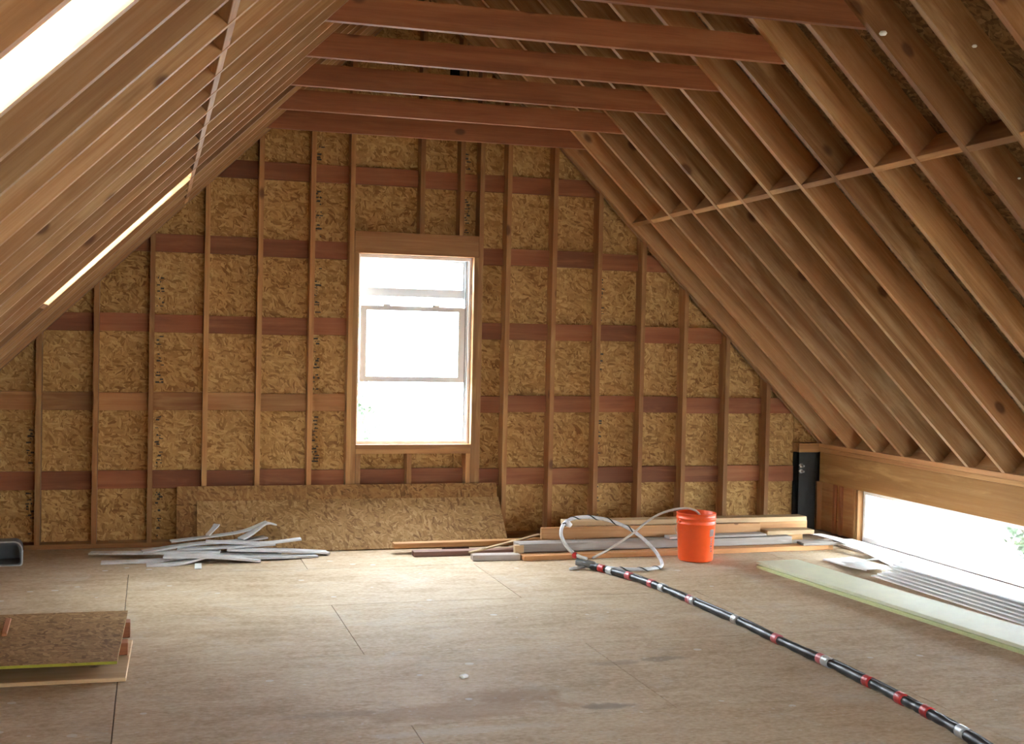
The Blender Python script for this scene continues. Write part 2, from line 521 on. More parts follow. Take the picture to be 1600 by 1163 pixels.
# ================================================================== THE SETTING
# ------------------------------------------------------------------ outside ground
mb = MB(); mb.box(-60, 70, -60, 80, -3.3, -3.2)
tag(add('ground', mb.mesh('ground'), m_ground), 'pale bare ground outside the attic windows', 'ground', kind='structure')

# ------------------------------------------------------------------ floor
floor = empty('floor'); tag(floor, 'tan dusty plywood subfloor laid in staggered sheets', 'floor', kind='structure')
mb = MB(); mb.box(XLW - 0.15, XRW + 0.15, Y_FRONT - 0.15, 0.152, -0.30, -0.019)
add('floor_deck', mb.mesh('floor_deck'), m_dark, floor)
YS, SH = -2.3296, 1.2192
XJ = (-0.136, 1.080)
k = -2
rows = []
y1 = 0.14
edges = [0.14] + [YS - SH * i for i in range(-1, 9) if YS - SH * i < 0.1]
edges = [e for e in edges if e > Y_FRONT] + [Y_FRONT]
for i in range(len(edges) - 1):
    ya, yb = edges[i + 1], edges[i]
    row = round((YS - yb) / SH)
    xs = [XLW]
    x = (XJ[1] if row % 2 == 0 else XJ[0]) - 2 * 2.4384
    while x < XRW - 0.05:
        if x > XLW + 0.05: xs.append(x)
        x += 2.4384
    xs.append(XRW)
    for j in range(len(xs) - 1):
        lx, ly = xs[j + 1] - xs[j] - 0.004, yb - ya - 0.004
        mb = MB(); mb.cbox(lx, ly, 0.018, 0.0008)
        add('floor_panel', mb.mesh('floor_panel'), m_floor, floor,
            Matrix.Translation(((xs[j] + xs[j + 1]) / 2, (ya + yb) / 2, -0.009 + random.uniform(-0.0006, 0.0006))))

# ------------------------------------------------------------------ lumber helper
_cache = {}
def lumber(name, lx, ly, lz, mat, parent, mw, c=0.002):
    key = (round(lx, 4), round(ly, 4), round(lz, 4), mat.name, c)
    if key not in _cache:
        mb = MB(); mb.cbox(lx, ly, lz, c)
        me = fix_normals(mb.mesh(name)); me.materials.append(mat); _cache[key] = me
    return add(name, _cache[key], None, parent, mw)

# ------------------------------------------------------------------ end wall
wall = empty('wall_back'); tag(wall, 'gable end wall of fir studs and blocking on strand board', 'wall', kind='structure')
WX0, WX1, WZ0, WZ1 = 1.588, 2.545, 0.790, 2.338        # window opening
SH_Y = 0.140
def stud_x(i): return X0 + S * i
# sheathing sheets, joints on every third stud
sx = [XLW - 0.15] + [stud_x(i) for i in (-1, 2, 5, 8, 11, 14)] + [5.615]
hole = (WX0, WX1, WZ0, WZ1)
ROOFTOP = RD / CT + 0.004
for a, b in zip(sx[:-1], sx[1:]):
    for za, zb in ((-0.02, 2.42), (2.42, 4.9)):
        mb = MB()
        for (x0, x1, z0, z1) in rect_minus((a + 0.0015, b - 0.0015, za, zb - 0.003), [hole]):
            poly = [(z0, x0), (z1, x0), (z1, x1), (z0, x1)]
            poly = clip(poly, 1, M, ZRIDGE + ROOFTOP + M * XR)      # z + M x <= ...
            if len(poly) > 2: poly = clip(poly, 1, -M, ZRIDGE + ROOFTOP - M * XR)
            if len(poly) > 2: mb.prism([(p[0], p[1]) for p in poly], 0, 0.012)
        if not mb.v: continue
        # local x = up (strand direction), local y = +x
        o = add('sheathing_panel', fix_normals(mb.mesh('sheathing_panel')), m_osb_wall, wall, frame((0, SH_Y, 0), (0, 0, 1), (1, 0, 0), (0, 1, 0)))
mb = MB()     # weather barrier behind the sheets, closes the corner
for (x0, x1, z0, z1) in rect_minus((XLW - 0.3, XRW + 0.3, -0.3, 4.9), [(WX0 - 0.004, WX1 + 0.004, WZ0 - 0.004, WZ1 + 0.004)]):
    poly = clip([(x0, z0), (x1, z0), (x1, z1), (x0, z1)], M, 1, ZRIDGE + ROOFTOP + M * XR)
    if len(poly) > 2: poly = clip(poly, -M, 1, ZRIDGE + ROOFTOP - M * XR)
    if len(poly) > 2: mb.prism(poly, -0.03, 0)
add('siding_backing', fix_normals(mb.mesh('siding_backing')), m_roofing, wall, frame((0, SH_Y + 0.013, 0), (1, 0, 0), (0, 0, 1), (0, -1, 0)))

def stud(x, z0, z1=None, parent=wall, name='stud', mat=m_fir, depth=0.139, w=TW):
    """a stud in the end wall; None = up to the roof, cut to the slope"""
    h = 0.16
    za = roof_z(x - w / 2) + h if z1 is None else z1
    zb = roof_z(x + w / 2) + h if z1 is None else z1
    mb = MB(); mb.prism([(0, -w / 2), (za - z0, -w / 2), (zb - z0, w / 2), (0, w / 2)], 0, depth)
    return add(name, fix_normals(mb.mesh(name)), mat, parent, frame((x, 0.0, z0), (0, 0, 1), (1, 0, 0), (0, 1, 0)))

studs = [-2, -1, 0, 1, 2, 3, 4, 5, 9, 10, 11, 12, 13, 14, 15]
for i in studs: stud(stud_x(i), TW)
kings = [1.529, 2.603]
for x in kings: stud(x, TW, name='king_stud')
for x in (1.568, 2.565): stud(x, TW, WZ1, name='jack_stud')
lumber('window_header', WX1 - WX0 + 0.075, 0.139, 0.178, m_fir, wall, Matrix.Translation(((WX0 + WX1) / 2, 0.0695, WZ1 + 0.089)))
for z in (0.771, 0.733): lumber('rough_sill', WX1 - WX0, 0.139, TW, m_fir, wall, Matrix.Translation(((WX0 + WX1) / 2, 0.0695, z)))
for x in (2.101, 2.434): stud(x, WZ1 + 0.178, None, name='cripple_stud')
for x in (1.608, 2.030, 2.525): stud(x, TW, 0.714, name='cripple_stud')
lumber('bottom_plate', 5.60 - XLW, 0.139, TW, m_fir, wall, Matrix.Translation(((5.60 + XLW) / 2, 0.0695, TW / 2)))
# blocking between the studs, flat against the sheets
fronts = sorted([(stud_x(i) - TW / 2, stud_x(i) + TW / 2) for i in studs] + [(k_ - TW / 2, k_ + TW / 2) for k_ in kings])
ROWS = [0.511, 1.122, 1.738, 2.358, 2.972]
for zc in ROWS:
    xs = list(fronts)
    spans = []
    prev = XLW
    for (a, b) in xs:
        spans.append((prev, a)); prev = b
    spans.append((prev, 5.60))
    for (a, b) in spans:
        if abs(a - 1.548) < 0.01:               # over and under the window
            if zc < 0.7: sub = [(1.627, 2.011), (2.049, 2.506)]
            elif zc > 2.6: sub = [(1.548, 2.082), (2.120, 2.415), (2.453, 2.584)]
            else: sub = []
        else: sub = [(a, b)]
        for (u, v) in sub:
            if zc == ROWS[-1] and (u < 0.72 or v > 3.75): pass
            # trim to the roof slope
            lim_l = XR - (ZRIDGE + 0.16 - zc) / M
            lim_r = XR + (ZRIDGE + 0.16 - zc) / M
            u2, v2 = max(u, lim_l), min(v, lim_r)
            if v2 - u2 < 0.06: continue
            mat = m_fir if (zc == ROWS[1] and u < 1.6) else m_block
            lumber('blocking', round(v2 - u2, 3), TW, 0.140, mat, wall,
                   Matrix.Translation(((u2 + v2) / 2, SH_Y - TW / 2 - 0.001, zc + random.uniform(-0.006, 0.006))))
mb = MB(); mb.prism(clip([(0.70, 5.618), (1.3, 5.618), (1.3, XRW + 0.2), (0.70, XRW + 0.2)], 1, M, ZRIDGE + ROOFTOP + M * XR), 0, 0.012)
add('sheathing_panel', fix_normals(mb.mesh('sheathing_panel')), m_osb_wall, wall, frame((0, SH_Y, 0), (0, 0, 1), (1, 0, 0), (0, 1, 0)))
# ink stamps along the joints of the sheets
rs = random.Random(3)
for (xs0, za, zb) in ((stud_x(2) + 0.030, 0.06, 2.1), (stud_x(5) + 0.030, 0.5, 3.2), (stud_x(11) + 0.030, 0.1, 2.6), (stud_x(14) + 0.030, 0.3, 1.3), (2.475, 2.55, 3.2), (stud_x(0) - 0.10, 0.1, 0.9)):
    mb = MB(); z = za
    while z < zb:
        if not any(abs(z - r_) < 0.10 for r_ in ROWS):
            n = rs.choice((1, 2, 3))
            for q in range(n):
                x = xs0 + rs.uniform(0, 0.045); w = rs.uniform(0.006, 0.03); h = rs.uniform(0.004, 0.016)
                mb.box(x, x + w, z, z + h, 0, 0.0006)
        z += rs.choice((0.018, 0.024, 0.03, 0.06))
    add('printed_stamp', fix_normals(mb.mesh('printed_stamp')), m_stamp, wall, frame((0, SH_Y - 0.0003, 0), (1, 0, 0), (0, 0, 1), (0, -1, 0)))
# dark vent opening high in the gable
mb = MB(); mb.box(2.34, 2.50, 3.76, 3.92, 0, 0.01); mb.box(2.355, 2.485, 3.775, 3.905, 0.008, 0.03)
add('gable_vent', fix_normals(mb.mesh('gable_vent')), m_black, wall, frame((0, SH_Y - 0.001, 0), (1, 0, 0), (0, 0, 1), (0, -1, 0)))

# steel corner post with bolts
post = empty('steel_post', (5.70, 0.08, 0))
tag(post, 'dark steel post with two bolts in the corner beside the low window wall', 'post')
mb = MB()
mb.box(-0.085, 0.085, -0.055, -0.045, 0, 0.705); mb.box(-0.085, 0.085, 0.045, 0.055, 0, 0.705); mb.box(-0.006, 0.006, -0.045, 0.045, 0, 0.705)
mb.box(-0.09, 0.09, -0.06, 0.06, 0, 0.012)
add('column', fix_normals(mb.mesh('column')), m_steel, post, parent_world(post))
for zz in (0.588, 0.538):
    mb = MB(); mb.lathe([(0.0, 0.060), (0.010, 0.060), (0.010, 0.018), (0.020, 0.018), (0.020, 0.0), (0.0, 0.0)], 6)
    add('bolt', fix_normals(mb.mesh('bolt')), m_zinc, post, frame((5.628, 0.024, zz), (1, 0, 0), (0, 0, 1), (0, -1, 0)))

# ------------------------------------------------------------------ end window
win = empty('window_1', (0, 0, 0)); tag(win, 'white double-hung window with raised sash in the end wall', 'window', kind='structure')
def wbar(name, x0, x1, z0, z1, ya, yb, mat=m_white, parent=win):
    return lumber(name, x1 - x0, yb - ya, z1 - z0, mat, parent, Matrix.Translation(((x0 + x1) / 2, (ya + yb) / 2, (z0 + z1) / 2)), 0.002)
fw = 0.020
wbar('jamb', WX0 + 0.004, WX0 + 0.004 + fw, WZ0, WZ1, 0.075, 0.165)
wbar('jamb', WX1 - 0.004 - fw, WX1 - 0.004, WZ0, WZ1, 0.075, 0.165)
wbar('head', WX0 + 0.024, WX1 - 0.024, WZ1 - 0.030, WZ1, 0.075, 0.165)
wbar('sill', WX0 + 0.024, WX1 - 0.024, WZ0, WZ0 + 0.026, 0.075, 0.175)
sash = add('upper_sash', (lambda b: (b.box(1.615, 1.640, 1.99, WZ1 - 0.03, 0, 0.03), b.box(2.480, 2.505, 1.99, WZ1 - 0.03, 0, 0.03), b.box(1.640, 2.480, WZ1 - 0.05, WZ1 - 0.03, 0, 0.03),
      b.box(1.640, 2.480, 2.000, 2.070, 0, 0.03), fix_normals(b.mesh('upper_sash')))[-1])(MB()), m_sash, win, frame((0, 0.160, 0), (1, 0, 0), (0, 0, 1), (0, -1, 0)))
mb = MB(); mb.box(1.640, 2.480, 2.06, WZ1 - 0.05, 0, 0.004)
add('glass_pane', fix_normals(mb.mesh('glass_pane')), m_glass, sash, frame((0, 0, 0.012), (1, 0, 0), (0, 1, 0), (0, 0, 1)))
lsash = add('raised_sash', (lambda b: (b.box(1.622, 1.674, 1.298, 1.922, 0, 0.03), b.box(2.444, 2.496, 1.298, 1.922, 0, 0.03),
      b.box(1.674, 2.444, 1.884, 1.922, 0, 0.03), b.box(1.674, 2.444, 1.298, 1.342, 0, 0.03), fix_normals(b.mesh('raised_sash')))[-1])(MB()), m_sash, win, frame((0, 0.122, 0), (1, 0, 0), (0, 0, 1), (0, -1, 0)))
mb = MB(); mb.box(1.674, 2.444, 1.342, 1.884, 0, 0.004)
add('glass_pane', fix_normals(mb.mesh('glass_pane')), m_glass, lsash, frame((0, 0, 0.012), (1, 0, 0), (0, 1, 0), (0, 0, 1)))
for x in (1.84, 2.25): lumber('sash_latch', 0.06, 0.02, 0.016, m_siding, win, Matrix.Translation((x, 0.102, 1.930)))
for x in (1.72, 2.35): lumber('tilt_latch', 0.025, 0.02, 0.012, m_gun, win, Matrix.Translation((x, 0.100, WZ0 + 0.034)))
wbar('balance_track', 2.497, 2.505, WZ0 + 0.026, WZ1 - 0.03, 0.095, 0.125, m_gun)
wbar('balance_track', 2.5051, 2.520, WZ0 + 0.026, WZ1 - 0.03, 0.100, 0.130, m_white)

# ------------------------------------------------------------------ right knee wall with the long low window
wr = empty('wall_right'); tag(wr, 'low knee wall with laminated beam over a long window', 'wall', kind='structure')
LW0, LW1 = -3.45, -0.635        # long window along y
L2 = (-8.4, -5.6)               # a second one, added out of view to light the room
for z, n in ((0.731, 0), (0.770, 1)):
    lumber('top_plate', 0.14 - Y_FRONT, 0.14, TW, m_orange if n else m_fir, wr, frame((XRW + 0.07, (0.14 + Y_FRONT) / 2, z), (0, 1, 0), (-1, 0, 0), (0, 0, 1)))
lumber('beam', 0.02 - Y_FRONT, 0.089, 0.268, m_lvl, wr, frame((XRW + 0.055, (0.02 + Y_FRONT) / 2, 0.575), (0, 1, 0), (-1, 0, 0), (0, 0, 1)))
lumber('cap_plate', 0.20, 0.12, 0.083, m_fir, wr, Matrix.Translation((XRW - 0.101, 0.078, 0.7485)))
mb = MB()
for (a, b, c, d) in rect_minus((Y_FRONT, 0.152, -0.3, 0.80), [(LW0, LW1, 0.015, 0.44), (L2[0], L2[1], 0.015, 0.44)]):
    mb.box(a, b, c, d, 0, 0.015)
add('sheathing_panel', fix_normals(mb.mesh('sheathing_panel')), m_osb_wall, wr, frame((XRW + 0.155, 0, 0), (0, 1, 0), (0, 0, 1), (1, 0, 0)))
def kstud(y, z0=0.0, z1=0.44, name='stud', mat=m_fir, x=XRW + 0.005):
    lumber(name, z1 - z0, TW, 0.13, mat, wr, frame((x + 0.065, y, (z0 + z1) / 2), (0, 0, 1), (0, 1, 0), (-1, 0, 0)))
for y in (0.065, -0.573, -0.612, LW0 - 0.02, LW0 - 0.06, -4.0, -4.4, -4.8, -5.2, L2[1] + 0.02, L2[0] - 0.02, -8.9, -9.3, -9.7, -10.1, -10.5, -10.9, -11.3, -11.7): kstud(y)
mb = MB(); mb.box(-0.553, 0.045, 0.0, 0.44, 0, 0.012)
add('infill_panel', fix_normals(mb.mesh('infill_panel')), m_fir, wr, frame((XRW + 0.055, 0, 0), (0, 1, 0), (0, 0, 1), (1, 0, 0)))
kstud(-0.20, mat=m_block, x=XRW + 0.03); kstud(-0.30, mat=m_block, x=XRW + 0.03)
mb = MB(); mb.box(Y_FRONT, LW0 - 0.1, 0.0, 0.44, 0, 0.01)
def knee_window(idx, y0, y1, label):
    w = empty('window_%d' % idx); tag(w, label, 'window', kind='structure')
    Z0, Z1 = 0.015, 0.440
    def bar(name, ya, yb, za, zb, xa=XRW + 0.055, xb=XRW + 0.150, mat=m_white):
        lumber(name, yb - ya, xb - xa, zb - za, mat, w, frame(((xa + xb) / 2, (ya + yb) / 2, (za + zb) / 2), (0, 1, 0), (-1, 0, 0), (0, 0, 1)))
    bar('head', y0, y1, Z1 - 0.035, Z1 - 0.001); bar('sill', y0, y1, Z0 - 0.01, Z0 + 0.030)
    bar('jamb', y0, y0 + 0.035, Z0 + 0.03, Z1 - 0.035); bar('jamb', y1 - 0.035, y1, Z0 + 0.03, Z1 - 0.035)
    mb = MB(); mb.box(y0 + 0.035, y1 - 0.035, Z0 + 0.03, Z1 - 0.035, 0, 0.004)
    add('glass_pane', fix_normals(mb.mesh('glass_pane')), m_glass, w, frame((XRW + 0.10, 0, 0), (0, 1, 0), (0, 0, 1), (1, 0, 0)))
knee_window(2, LW0, LW1, 'long low white window at floor level under the laminated beam')
knee_window(3, L2[0], L2[1], 'added long low window lighting the room, out of view along the right knee wall')

# ------------------------------------------------------------------ left knee wall (outside the frame)
wl = empty('wall_left'); tag(wl, 'low left knee wall of studs and strand board', 'wall', kind='structure')
mb = MB(); mb.box(Y_FRONT, 0.152, -0.3, 0.80, 0, 0.015)
add('sheathing_panel', fix_normals(mb.mesh('sheathing_panel')), m_osb_wall, wl, frame((XLW - 0.155, 0, 0), (0, 1, 0), (0, 0, 1), (1, 0, 0)))
for z in (0.731, 0.770):
    lumber('top_plate', -0.005 - Y_FRONT, 0.14, TW, m_fir, wl, frame((XLW - 0.07, (-0.005 + Y_FRONT) / 2, z), (0, 1, 0), (-1, 0, 0), (0, 0, 1)))
for k in range(30):
    lumber('stud', 0.712, TW, 0.13, m_fir, wl, frame((XLW - 0.075, -0.2 - S * k, 0.356), (0, 0, 1), (0, 1, 0), (-1, 0, 0)))

# ------------------------------------------------------------------ front gable wall behind the camera, with a window added for its light
wf = empty('wall_front'); tag(wf, 'opposite gable wall behind the camera with an added white window', 'wall', kind='structure')
FX0, FX1, FZ0, FZ1 = 1.60, 2.55, 0.85, 2.35
mb = MB()
for (x0, x1, z0, z1) in rect_minus((XLW - 0.3, XRW + 0.3, -0.3, 4.9), [(FX0, FX1, FZ0, FZ1)]):
    poly = clip([(x0, z0), (x1, z0), (x1, z1), (x0, z1)], M, 1, ZRIDGE + ROOFTOP + M * XR)
    if len(poly) > 2: poly = clip(poly, -M, 1, ZRIDGE + ROOFTOP - M * XR)
    if len(poly) > 2: mb.prism(poly, 0, 0.03)
add('sheathing_panel', fix_normals(mb.mesh('sheathing_panel')), m_osb_wall, wf, frame((0, Y_FRONT - 0.14, 0), (1, 0, 0), (0, 0, 1), (0, -1, 0)))
for i in range(-2, 17):
    x = stud_x(i)
    if FX0 - 0.05 < x < FX1 + 0.05: continue
    z1 = roof_z(x) + 0.1
    lumber('stud', round(z1, 3), TW, 0.13, m_fir, wf, frame((x, Y_FRONT - 0.075, z1 / 2), (0, 0, 1), (1, 0, 0), (0, 1, 0)))
w4 = empty('window_4'); tag(w4, 'added white window lighting the room from the gable wall behind the camera', 'window', kind='structure')
for (a, b, c, d) in ((FX0, FX0 + 0.05, FZ0, FZ1), (FX1 - 0.05, FX1, FZ0, FZ1), (FX0, FX1, (FZ0 + FZ1) / 2 - 0.02, (FZ0 + FZ1) / 2 + 0.02), (FX0, FX1, FZ0, FZ0 + 0.04), (FX0, FX1, FZ1 - 0.04, FZ1)):
    lumber('frame_bar', b - a, 0.09, d - c, m_white, w4, Matrix.Translation(((a + b) / 2, Y_FRONT - 0.1, (c + d) / 2)))
mb = MB(); mb.box(FX0, FX1, FZ0, FZ1, 0, 0.004)
add('glass_pane', fix_normals(mb.mesh('glass_pane')), m_glass, w4, frame((0, Y_FRONT - 0.11, 0), (1, 0, 0), (0, 0, 1), (0, -1, 0)))

# ------------------------------------------------------------------ roof: rafters, ties, blocking, sheathing
roof = empty('ceiling'); tag(roof, 'open roof of fir rafters and collar ties under strand board', 'ceiling', kind='structure')
NR = Vector((ST, 0, CT)); NL = Vector((-ST, 0, CT))            # outward normals
UR = Vector((-CT, 0, ST)); UL = Vector((CT, 0, ST))            # up the slope
BR = Vector((XRW, 0, ZP)); BL = Vector((XLW, 0, ZP))           # underside at the knee walls
SL = (HALF - TW / 2) / CT                                       # underside length knee wall to ridge board
def slope_frame(side, y):
    if side > 0: return frame(BR + Vector((0, y, 0)), UR, (0, 1, 0) if False else NR.cross(UR), NR)
    return frame(BL + Vector((0, y, 0)), UL, NL.cross(UL), NL)
OV = 0.22                                                       # rafter runs on past the wall
def rafter_mesh():
    mb = MB()
    # outline in (u along slope, w normal), plumb cut at the ridge; prism axis = local y
    top = SL + RD * math.tan(TH)
    pts = [(-OV, 0.0), (SL, 0.0), (top, RD), (-OV, RD)]
    n = len(pts)
    for s in (-TW / 2, TW / 2): mb.v += [(p[0], s, p[1]) for p in pts]
    mb.f = [(0, 1, 2, 3), (7, 6, 5, 4)] + [(i, (i + 1) % n, n + (i + 1) % n, n + i) for i in range(n)]
    me = fix_normals(mb.mesh('rafter')); me.materials.append(m_raft)
    return me
raf = rafter_mesh()
Y0R = -1.275
RAFT_Y = [Y0R + S * 3 - S * k for k in range(0, 31) if Y0R + S * 3 - S * k > Y_FRONT + 0.02]
for y in RAFT_Y:
    for side in (1, -1):
        if side > 0 and -11.85 < y < -9.85: continue        # trimmed out for the added wide roof window
        fr = slope_frame(side, y + random.uniform(-0.004, 0.004))
        add('rafter', raf, None, roof, fr)
# rafter doubled against the gable
for side in (1, -1): add('rafter', raf, None, roof, slope_frame(side, 0.020))
# ridge board
lumber('ridge_board', 0.13 - Y_FRONT, TW, 0.28, m_raft, roof, frame((XR, (0.13 + Y_FRONT) / 2, ZRIDGE + 0.10), (0, 1, 0), (-1, 0, 0), (0, 0, 1)))
# collar ties on every second rafter
ZT = 3.22
XT = (ZRIDGE - ZT) / M
def tie_mesh():
    mb = MB(); h = 0.140
    pts = [(-XT - 0.14, 0), (XT + 0.14, 0), (XT + 0.0, h), (-XT - 0.0, h)]
    for s in (-TW / 2, TW / 2): mb.v += [(p[0], s, p[1]) for p in pts]
    mb.f = [(0, 1, 2, 3), (7, 6, 5, 4)] + [(i, (i + 1) % 4, 4 + (i + 1) % 4, 4 + i) for i in range(4)]
    me = fix_normals(mb.mesh('collar_tie')); me.materials.append(m_block)
    return me
tm = tie_mesh()
for k in range(0, 15):
    y = -1.2566 + 0.8128 - 0.8128 * k
    if y < Y_FRONT + 0.1: break
    add('collar_tie', tm, None, roof, frame((XR, y + 0.02, ZT + random.uniform(-0.004, 0.004)), (1, 0, 0), (0, 1, 0), (0, 0, 1)))
# blocking rows between the rafters (mid slope) and at the plates
UB = (2.657 - ZP) / ST
SKY_BAYS = (-1.8845, -7.168)       # bays that hold a roof window
U_SK0, U_SK1 = (1.812 - ZP) / ST, UB - 0.02
for i in range(len(RAFT_Y) - 1):
    yc = (RAFT_Y[i] + RAFT_Y[i + 1]) / 2
    for side in (1, -1):
        fr = slope_frame(side, yc)
        du = random.uniform(-0.012, 0.012) if side > 0 else random.uniform(-0.004, 0.004)
        if not (side > 0 and -11.85 < yc < -9.85): lumber('blocking', S - TW, TW, RD - 0.004, m_fir, roof, fr @ Matrix.Translation((UB + du, 0, RD / 2)) @ Matrix.Rotation(math.pi / 2, 4, 'Z'))
        lumber('plate_blocking', S - TW, TW, RD - 0.004, m_raft, roof, fr @ Matrix.Translation((-0.06, 0, RD / 2 + 0.0)) @ Matrix.Rotation(math.pi / 2, 4, 'Z'))
        if side < 0 and any(abs(yc - s) < 0.05 for s in SKY_BAYS):
            lumber('blocking', S - TW, TW, RD - 0.004, m_fir, roof, fr @ Matrix.Translation((U_SK0 - 0.02, 0, RD / 2)) @ Matrix.Rotation(math.pi / 2, 4, 'Z'))
RSK_U, RSK_Y = (0.75, 2.55), (-11.85, -9.85)      # unseen roof window, added to light the floor and left rafters
# sheathing sheets, 4 ft courses from the eave
UTOP = SL + RD * math.tan(TH) + 0.04
def bay(yc): return (yc - S / 2 + TW / 2, yc + S / 2 - TW / 2)
for side in (1, -1):
    fr = slope_frame(side, 0)
    ysgn = 1 if (fr @ Vector((0, 1, 0)) - fr @ Vector((0, 0, 0))).y > 0 else -1
    holes = []
    if side > 0: holes.append((RSK_U[0], RSK_U[1], *sorted((RSK_Y[0] * ysgn, RSK_Y[1] * ysgn))))
    if side < 0:
        for s in SKY_BAYS:
            a, b = sorted((bay(s)[0] * ysgn, bay(s)[1] * ysgn)); holes.append((U_SK0, U_SK1, a, b))
    u = -0.30; row = 0
    while u < UTOP:
        ub = min(u + 1.2192, UTOP)
        y = 0.16 + (1.2192 if row % 2 else 0.0)
        while y > Y_FRONT - 0.2:
            ya, yb = max(y - 2.4384, Y_FRONT - 0.17), min(y, 0.153)
            y -= 2.4384
            if yb - ya < 0.05: continue
            a, b = sorted((ya * ysgn, yb * ysgn))
            mb = MB()
            for (x0, x1, c0, c1) in rect_minus((u, ub - 0.002, a + 0.001, b - 0.001), holes): mb.box(x0, x1, c0, c1, RD + 0.001, RD + 0.013)
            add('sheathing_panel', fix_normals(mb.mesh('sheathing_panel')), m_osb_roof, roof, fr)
        u = ub; row += 1
    mb = MB()
    a, b = sorted(((Y_FRONT - 0.3) * ysgn, 0.35 * ysgn))
    for (x0, x1, c0, c1) in rect_minus((-0.5, UTOP + 0.05, a, b), holes): mb.box(x0, x1, c0, c1, RD + 0.0135, RD + 0.022)
    add('roof_covering', fix_normals(mb.mesh('roof_covering')), m_roofing, roof, fr)
# roof windows
for n, s in enumerate(SKY_BAYS):
    w = empty('window_%d' % (5 + n)); tag(w, ('narrow roof window between left rafters near the end wall', 'narrow roof window between left rafters close to the camera')[n], 'window', kind='structure')
    fr = slope_frame(-1, s)
    z0 = RD + 0.022
    for (x0, x1, c0, c1) in ((U_SK0 - 0.06, U_SK1 + 0.06, S / 2 - TW / 2, S / 2 + 0.05), (U_SK0 - 0.06, U_SK1 + 0.06, -S / 2 - 0.05, -S / 2 + TW / 2),
                             (U_SK0 - 0.06, U_SK0, -S / 2 + TW / 2, S / 2 - TW / 2), (U_SK1, U_SK1 + 0.06, -S / 2 + TW / 2, S / 2 - TW / 2)):
        mb = MB(); mb.box(x0, x1, c0, c1, z0, z0 + 0.012)
        add('frame_bar', fix_normals(mb.mesh('frame_bar')), m_gun, w, fr)
    mb = MB(); mb.box(U_SK0, U_SK1, -S / 2 + TW / 2, S / 2 - TW / 2, z0 + 0.002, z0 + 0.006)
    add('glass_pane', fix_normals(mb.mesh('glass_pane')), m_glass, w, fr)
w = empty('window_7'); tag(w, 'added wide roof window on the right slope, lighting from behind the camera', 'window', kind='structure')
fr = slope_frame(1, 0); ysg = 1 if fr[1][1] > 0 else -1
c0, c1 = sorted((RSK_Y[0] * ysg, RSK_Y[1] * ysg))
for (x0, x1, a, b) in ((RSK_U[0] - 0.06, RSK_U[1] + 0.06, c0 - 0.06, c0), (RSK_U[0] - 0.06, RSK_U[1] + 0.06, c1, c1 + 0.06), (RSK_U[0] - 0.06, RSK_U[0], c0, c1), (RSK_U[1], RSK_U[1] + 0.06, c0, c1)):
    mb = MB(); mb.box(x0, x1, a, b, RD + 0.022, RD + 0.034)
    add('frame_bar', fix_normals(mb.mesh('frame_bar')), m_gun, w, fr)
mb = MB(); mb.box(RSK_U[0], RSK_U[1], c0, c1, RD + 0.024, RD + 0.028)
add('glass_pane', fix_normals(mb.mesh('glass_pane')), m_glass, w, fr)
for u in (RSK_U[0] - 0.02, RSK_U[1] + 0.02):
    lumber('added_skylight_header', RSK_Y[1] - RSK_Y[0], TW, RD, m_fir, roof, fr @ Matrix.Translation((u, (c0 + c1) / 2, RD / 2)) @ Matrix.Rotation(math.pi / 2, 4, 'Z'))
# small white blobs on the right rafters
for (x, y, r) in ((3.384, -4.573, 0.020), (3.544, -5.06, 0.012), (4.075, -4.72, 0.008)):
    mb = MB(); mb.lathe([(0.0, -r * 0.6), (r * 0.7, -r * 0.45), (r, 0), (r * 0.7, r * 0.5), (0.0, r * 0.6)], 10)
    p = Vector((x, y, roof_z(x))) + Vector((0, -0.021, 0.0))
    add('white_blob', fix_normals(mb.mesh('white_blob', smooth=True)), m_white_board, roof, Matrix.Translation(p))

# ================================================================== THE THINGS
def beam_between(name, p0, p1, w, h, mat, label, cat='lumber', group=None, roll=0.0, c=0.003):
    """a board from p0 to p1 (centre line of its underside), w across, h high"""
    p0, p1 = Vector(p0), Vector(p1)
    ex = (p1 - p0).normalized()
    ey = Vector((0, 0, 1)).cross(ex).normalized()
    ez = ex.cross(ey)
    mb = MB(); mb.cbox((p1 - p0).length, w, h, c)
    o = add(name, fix_normals(mb.mesh(name)), mat, None, frame((p0 + p1) / 2 + ez * h / 2, ex, ey, ez))
    return tag(o, label, cat, group)

# ------------------------------------------------------------------ leaning sheets under the window
def leaning(name, x0, x1, yb, yt, zt, mat, label, t=0.012):
    L = math.hypot(yt - yb, zt)
    ey = Vector((0, (yt - yb) / L, zt / L)); ex = Vector((1, 0, 0)); ez = ex.cross(ey)
    mb = MB(); mb.cbox(x1 - x0, L, t, 0.002)
    o = add(name, fix_normals(mb.mesh(name)), mat, None, frame(Vector(((x0 + x1) / 2, yb, 0.002)) + ey * L / 2 + ez * t / 2, ex, ey, ez))
    return tag(o, label, 'board')
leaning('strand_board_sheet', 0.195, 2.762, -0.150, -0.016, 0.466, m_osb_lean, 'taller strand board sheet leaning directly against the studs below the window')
leaning('strand_board_sheet', 0.345, 2.775, -0.400, -0.050, 0.350, m_osb_loose, 'lower strand board sheet leaning in front of the taller one')

